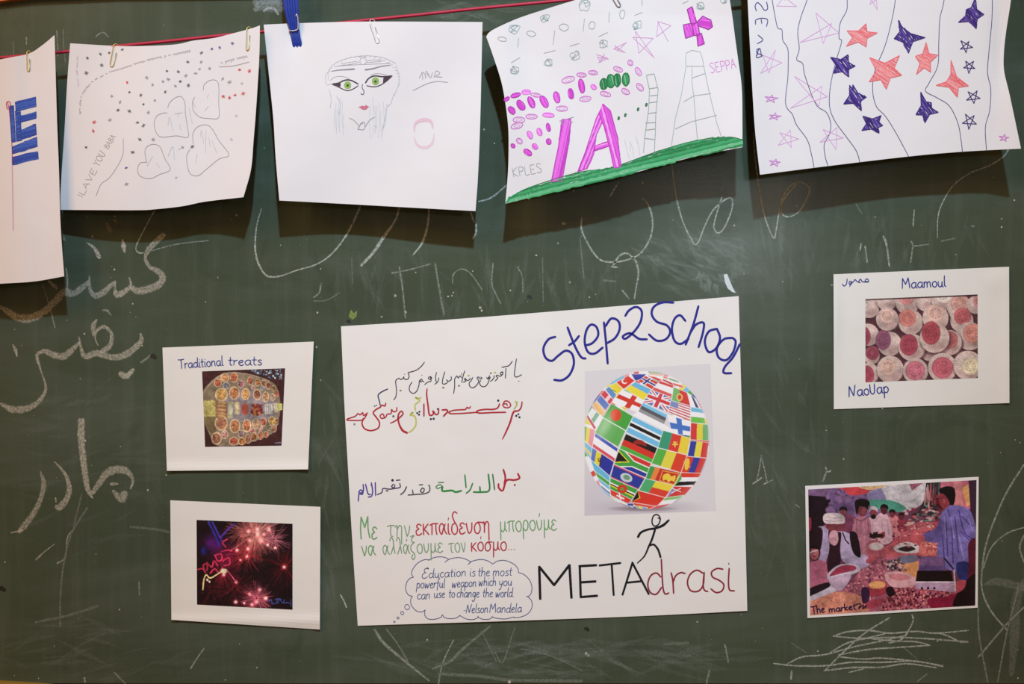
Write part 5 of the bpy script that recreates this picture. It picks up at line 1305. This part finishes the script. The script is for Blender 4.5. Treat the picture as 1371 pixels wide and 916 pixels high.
for a in ((270,285,58,250,270,36,(206,180,172)),(372,240,60,372,215,40,(214,190,180)),(490,255,68,485,225,46,(208,130,130)),(600,245,62,610,215,40,(220,186,178)),(695,235,70,695,210,50,(226,206,196)),(790,290,72,790,262,54,(206,150,138)),(880,270,50,900,250,34,(196,120,120)),(800,360,66,805,335,50,(190,90,96)),
          (265,440,62,238,450,42,(160,58,80),1.4),(285,560,46,290,545,40,(150,60,80)),(270,660,58,258,670,42,RDb,1.3),(375,352,64,372,332,44,LP),(508,368,70,490,345,50,(206,118,108)),(650,345,74,650,318,52,(216,170,158)),(845,448,78,862,432,56,(216,134,122)),
          (388,492,68,352,470,44,(140,74,102),1.3),(730,485,70,735,470,42,(200,104,104),1.2),(610,548,40,612,540,24,(200,150,146)),(515,512,76,498,498,52,RDb,1.2),(645,458,84,625,430,54,(176,66,78),1.25),(392,638,76,378,625,48,(220,176,160)),(536,648,72,534,645,56,(206,108,126)),(690,628,82,690,628,62,(200,92,110)),(835,615,82,850,620,50,(222,202,168))):
    biscuit(*a)
cv.line('250,240 890,214', 10, (50, 24, 30), .8)
cv.photo(.86, .06, 7, 6)
cv.build('printed_photo', Lm('250,237 890,210 892,687 250,712'), cm, HM)

HK = lambda x, y: 0.0016 + 0.0012 * gs(x, 1310, 8) + .0012 * gs(x, 1079, 8)
M_WB = paper_mat('photo_paper', (226, 224, 226), 0.01, .5)
ck = card('narrow-bordered photo print of men at a crowded nut market, lower right', 'photo card', '1078,650.7 1310.3,638.5 1309,813.8 1081,827.8', HK, M_WB)
Mk = T(1060, 620, 4.163); 
cv = Canvas(1080, 640, 1310, 828, 2.5, (120, 66, 90), Mk)
sh = lambda s, dx=0, dy=0, k=1: [(x * k + dx, y * k + dy) for x, y in P(s)]
# background: wall, canopies, stalls
cv.poly('90,130 560,110 560,300 90,300', (132, 98, 140)); cv.poly('90,180 215,190 215,460 90,470', (34, 16, 30)); cv.poly('205,220 350,200 350,300 210,330', (112, 86, 132)); cv.speck('200,160 540,140 540,260 200,300', [(120, 92, 146), (150, 112, 160), (104, 76, 120)], 90, 8, 22)
cv.spoly('250,135 400,130 440,165 330,180 290,150', (206, 70, 78)); cv.spoly('380,130 600,112 560,135 440,150', (222, 186, 140)); cv.spoly('430,160 560,140 540,230 440,215', (150, 140, 186))
cv.spoly('520,130 740,105 750,200 660,265 560,260 520,180', (214, 208, 216)); cv.spoly('440,205 560,210 640,255 560,275 430,235', (84, 160, 140)); cv.poly('655,115 735,108 670,155', (168, 96, 122)); cv.line('560,200 660,215 740,150', 5, (190, 186, 196), .8, curve=True)
cv.poly('750,95 830,95 830,300 700,280 740,200', (60, 50, 60))
for i in range(26): 
    x = 745 + rs.random() * 80; cv.line([(x, 110 + rs.random() * 60), (x + rs.uniform(-14, 14), 200 + rs.random() * 60)], 6, rs.choice([(200, 190, 196), (150, 60, 80), (90, 130, 120), (40, 26, 36), (220, 130, 130)]), .8)
cv.poly('830,95 1030,90 1030,260 830,240', (196, 110, 130)); cv.poly('900,95 950,92 955,250 905,250', (214, 134, 140)); cv.poly('948,140 985,120 1005,230 975,240', (226, 170, 110)); cv.poly('985,95 1030,90 1030,420 1000,330', (58, 34, 58))
for i in range(60):
    x, y = rs.uniform(640, 830), rs.uniform(240, 350); cv.ell(x, y, rs.uniform(8, 18), rs.uniform(4, 9), rs.choice([(206, 110, 120), (60, 40, 50), (200, 170, 176), (170, 60, 80), (110, 140, 130)]), ang=rs.uniform(-30, 30), soft=.4)
cv.poly('560,400 700,330 830,330 830,470 560,500', (196, 96, 112))
for i in range(14):
    y = 345 + i * 12; cv.ell(600 + rs.uniform(-20, 160), y, 55, 12, rs.choice([(206, 104, 116), (222, 150, 150), (180, 70, 92), (226, 190, 186)]), ang=-12, soft=.4)
# heaps of nuts in front
cv.spoly('300,700 420,560 560,520 700,530 820,600 900,700 1020,720 1020,830 100,850 100,780 200,720', (176, 96, 122))
cv.speck('300,700 420,560 540,520 540,640 430,800 300,760', [(206, 130, 140), (110, 50, 76), (190, 110, 130), (150, 80, 100), (226, 160, 160)], 520, 4, 9)
cv.spoly('100,770 180,725 300,720 420,760 420,830 240,850 100,850', (216, 140, 120)); cv.speck('100,760 250,722 420,760 420,830 100,850', [(232, 164, 128), (206, 120, 110), (220, 150, 130)], 300, 4, 8)
cv.speck('480,790 600,690 760,690 900,720 900,790 700,820 500,830', [(226, 150, 150), (70, 24, 40), (150, 54, 76), (196, 100, 110), (100, 34, 54)], 720, 4, 9)
cv.spoly('760,760 880,740 1000,700 1000,800 800,815', (150, 30, 70)); cv.spoly('600,560 700,545 700,650 620,640', (232, 160, 110)); cv.spoly('520,620 600,605 690,640 680,685 560,690', (222, 170, 180)); cv.spoly('540,625 620,620 660,645 580,655', (206, 130, 140))
cv.speck('520,540 620,530 640,600 540,600', [(90, 80, 90), (214, 190, 190), (150, 110, 120), (60, 40, 50)], 90, 5, 11)
cv.spoly('520,470 620,430 720,460 720,510 600,520 520,520', (196, 96, 106)); cv.spoly('570,470 640,440 720,470 700,500 600,500', (206, 200, 206)); cv.spoly('590,480 650,462 690,480 640,495', (60, 34, 44)); cv.spoly('610,520 690,515 700,545 620,560', (120, 120, 150)); cv.spoly('720,450 815,435 820,520 720,520', (206, 112, 110)); cv.speck('720,450 815,435 820,520 720,520', [(180, 80, 90), (222, 140, 130)], 60, 5, 9)
# men in the back row
def man(hx, hy, r, skin, hair, shirt, body, cap=None):
    cv.spoly(body, shirt); cv.ell(hx, hy, r * .85, r * 1.15, skin); cv.spoly([(hx - r, hy - r * .2), (hx - r * .8, hy - r * 1.2), (hx, hy - r * 1.5), (hx + r * .9, hy - r * 1.1), (hx + r, hy - r * .1), (hx + r * .5, hy - r * .5), (hx - r * .4, hy - r * .6)], cap or hair)
man(287, 275, 22, (150, 80, 90), (40, 24, 34), (120, 60, 80), '260,300 310,295 330,360 260,360')
man(560, 285, 18, (120, 50, 60), (34, 18, 24), (214, 130, 140), '535,310 590,300 600,400 540,410'); man(612, 300, 16, (110, 44, 54), (34, 18, 24), (150, 60, 80), '590,320 635,315 640,370 595,380')
man(455, 275, 23, (140, 66, 76), (40, 20, 28), (206, 170, 184), '420,315 500,305 510,420 430,430', (206, 196, 206)); cv.ell(455, 300, 15, 13, (24, 12, 20))
man(515, 262, 22, (96, 40, 50), (24, 12, 18), (216, 176, 190), '475,295 520,278 550,330 560,430 500,450 470,360')
man(393, 262, 32, (120, 56, 66), (20, 12, 18), (178, 116, 136), '335,330 370,300 430,310 445,400 430,520 350,520 330,420'); cv.spoly('355,210 400,200 432,215 430,240 380,240 365,290 355,260', (20, 10, 16)); cv.line('352,310 385,325 420,305', 4, (90, 40, 60))
cv.spoly('420,450 470,430 520,470 520,520 430,520', (176, 90, 104)); cv.ell(470, 465, 40, 22, (214, 196, 198), soft=.3); cv.speck('440,390 520,385 520,420 440,425', [(206, 140, 140), (60, 20, 30)], 30, 5, 9)
for q, c in (('360,320 365,420 355,500', (140, 80, 104)), ('400,330 405,420 400,510', (200, 140, 156)), ('425,330 432,400', (140, 78, 100)), ('500,310 505,380 495,440', (190, 150, 168)), ('535,330 540,400', (176, 134, 156)), ('385,300 385,400', (150, 92, 112)), ('450,330 452,420', (182, 140, 158))):
    cv.line(q, 5, c, .7, curve=True)
cv.spoly('500,390 520,385 515,415 495,420', (130, 50, 62)); cv.spoly('440,400 500,395 505,412 440,418', (44, 18, 30))
cv.ell(402, 268, 14, 20, (150, 80, 90), soft=.5, alpha=.7)
for i in range(120):
    x, y = rs.uniform(565, 820), rs.uniform(330, 470); cv.ell(x, y, rs.uniform(3, 9), rs.uniform(2, 5), rs.choice([(222, 150, 150), (150, 54, 70), (206, 110, 112), (236, 190, 180), (90, 30, 46)]), ang=rs.uniform(-30, 30), soft=.4)
# turbaned men at the left
cv.spoly('330,300 300,290 290,350 330,385 340,340', (120, 50, 76)); cv.spoly('280,290 335,290 345,340 310,380 285,360', (130, 66, 96))
cv.spoly('185,340 290,335 290,390 265,440 215,430 190,380', (130, 60, 72)); cv.spoly('175,300 195,280 250,280 290,295 292,335 240,340 185,335', (226, 208, 214)); cv.line('185,320 240,326 290,318', 4, (180, 150, 160), .8); cv.line('190,302 240,308 288,303', 3, (196, 166, 176), .8)
cv.spoly('160,370 200,370 230,440 200,520 175,600 150,550', (178, 158, 196)); cv.spoly('250,385 330,400 350,480 430,530 430,570 370,590 290,550 250,470', (188, 170, 206)); cv.spoly('205,380 240,390 275,390 270,480 270,560 200,640 200,540 210,470', (52, 22, 40))
cv.spoly('215,385 250,380 260,430 240,460 210,440', (214, 160, 176)); cv.spoly('325,385 365,400 385,520 350,510 330,460', (34, 16, 26)); cv.line('285,390 300,430 318,450', 7, (40, 20, 36)); cv.spoly('415,540 460,515 475,530 450,555 420,560', (176, 84, 96)); cv.line('100,370 140,360 190,352', 6, (176, 150, 166), .9, curve=True)
cv.spoly('90,370 170,370 155,500 120,470 95,470', (38, 16, 28)); cv.spoly('92,310 108,310 108,370 92,375', (150, 50, 70))
cv.spoly('98,560 180,545 200,600 200,680 110,720 98,650', (186, 104, 132)); cv.ell(127, 500, 33, 46, (30, 12, 22)); cv.ell(127, 506, 26, 36, (160, 88, 98)); cv.ell(134, 508, 12, 24, (190, 116, 122), soft=.6, alpha=.7); cv.spoly('98,480 105,458 140,455 155,485 145,480 110,478', (30, 12, 22)); cv.line('104,500 120,492 145,488', 5, (222, 200, 206)); cv.ell(127, 520, 9, 4, (120, 30, 50))
cv.spoly('200,620 260,570 350,565 380,600 280,640 210,650', (206, 196, 216)); cv.spoly('215,620 270,575 345,572 355,595 280,615 220,630', (170, 60, 90)); cv.spoly('100,745 180,690 270,650 270,700 180,740 100,770', (196, 186, 206)); cv.spoly('100,700 200,665 210,690 120,735 100,740', (36, 20, 34)); cv.spoly('210,650 330,620 290,700 250,710', (186, 160, 186))
cv.spoly('430,680 480,655 525,670 520,730 440,740', (176, 64, 82)); cv.spoly('430,675 475,658 520,668 510,695 450,700', (232, 168, 110)); cv.spoly('390,700 430,700 430,770 395,780', (60, 30, 70)); cv.spoly('415,780 500,755 515,775 430,815', (176, 70, 90)); cv.spoly('525,700 560,690 575,730 540,745', (34, 14, 28))
# the seller in blue and his scale
cv.spoly('820,150 860,130 905,140 912,190 900,235 870,230 860,200 840,180', (22, 12, 18)); cv.spoly('805,185 840,170 870,200 880,240 850,265 820,255 800,230', (150, 62, 74)); cv.spoly('803,200 815,196 822,225 812,240 802,232', (110, 34, 50)); cv.ell(850, 212, 9, 14, (176, 84, 92)); cv.spoly('800,205 792,222 802,228', (160, 70, 82)); cv.line('806,200 822,198', 4, (30, 10, 18)); cv.spoly('800,235 822,228 846,262 824,258 806,250', (52, 18, 30), .7)
cv.spoly('830,290 870,245 900,235 975,250 1010,300 1025,400 1000,470 985,650 920,610 820,560 815,420 830,350', (124, 112, 186)); cv.spoly('720,405 800,365 830,310 835,430 760,440', (106, 92, 160)); cv.spoly('640,410 730,400 735,440 660,440 610,425', (190, 90, 100))
for q in ('870,260 890,340 900,560', '930,260 960,380 1000,420', '950,300 990,340 1015,350', '940,380 990,430', '860,330 870,520', '910,300 930,500', '840,400 850,540'): cv.line(q, 7, (76, 64, 140), .7, curve=True)
for q in ('850,300 860,420', '885,300 905,420', '985,310 1010,380', '930,400 960,540'): cv.line(q, 6, (160, 152, 214), .6, curve=True)
cv.spoly('920,560 990,560 985,660 930,640', (46, 52, 120)); cv.spoly('985,450 1024,430 1022,620 980,690 985,560', (96, 26, 50)); cv.spoly('940,700 1024,620 1022,790 900,800', (30, 8, 20)); cv.spoly('915,665 970,655 960,700 920,720', (190, 80, 100))
cv.poly('720,520 850,525 860,600 705,600', (104, 80, 140)); cv.poly('725,522 845,528 848,575 715,570', (132, 96, 150)); cv.poly('700,600 890,600 900,665 690,665', (26, 10, 18)); cv.line('850,530 900,590', 8, (30, 14, 30)); cv.poly('686,662 912,662 912,720 690,700', (190, 158, 190)); cv.line('690,664 912,664', 7, (226, 214, 224)); cv.line('905,600 912,710', 8, (214, 200, 214))
for x in (726, 760, 795): cv.ell(x, 698, 7, 7, (40, 24, 44))
cv.photo(.95, .07, 9, 8); cv.img = cv.img * .96 - 9
cv.build('printed_photo', Mk('92,148 1030,95 1023,795 103,850'), ck, HK)
word('caption_word', Mk, 'The', 110, 843, 188, 832, 24, 1.5, (44, 24, 66), H=lambda x, y: HK(x, y) + .0002, par=ck); word('caption_word', Mk, 'market', 208, 834, 360, 815, 20, 1.6, (44, 24, 66), H=lambda x, y: HK(x, y) + .0002, par=ck)
S = Strokes(lambda x, y: HK(x, y) + .0002)
S.curve(Mk('355,790 385,785 372,812 400,790 395,815 415,792 408,815'), 1.5, (60, 26, 60)); S.build('caption_word', M_INK, ck)
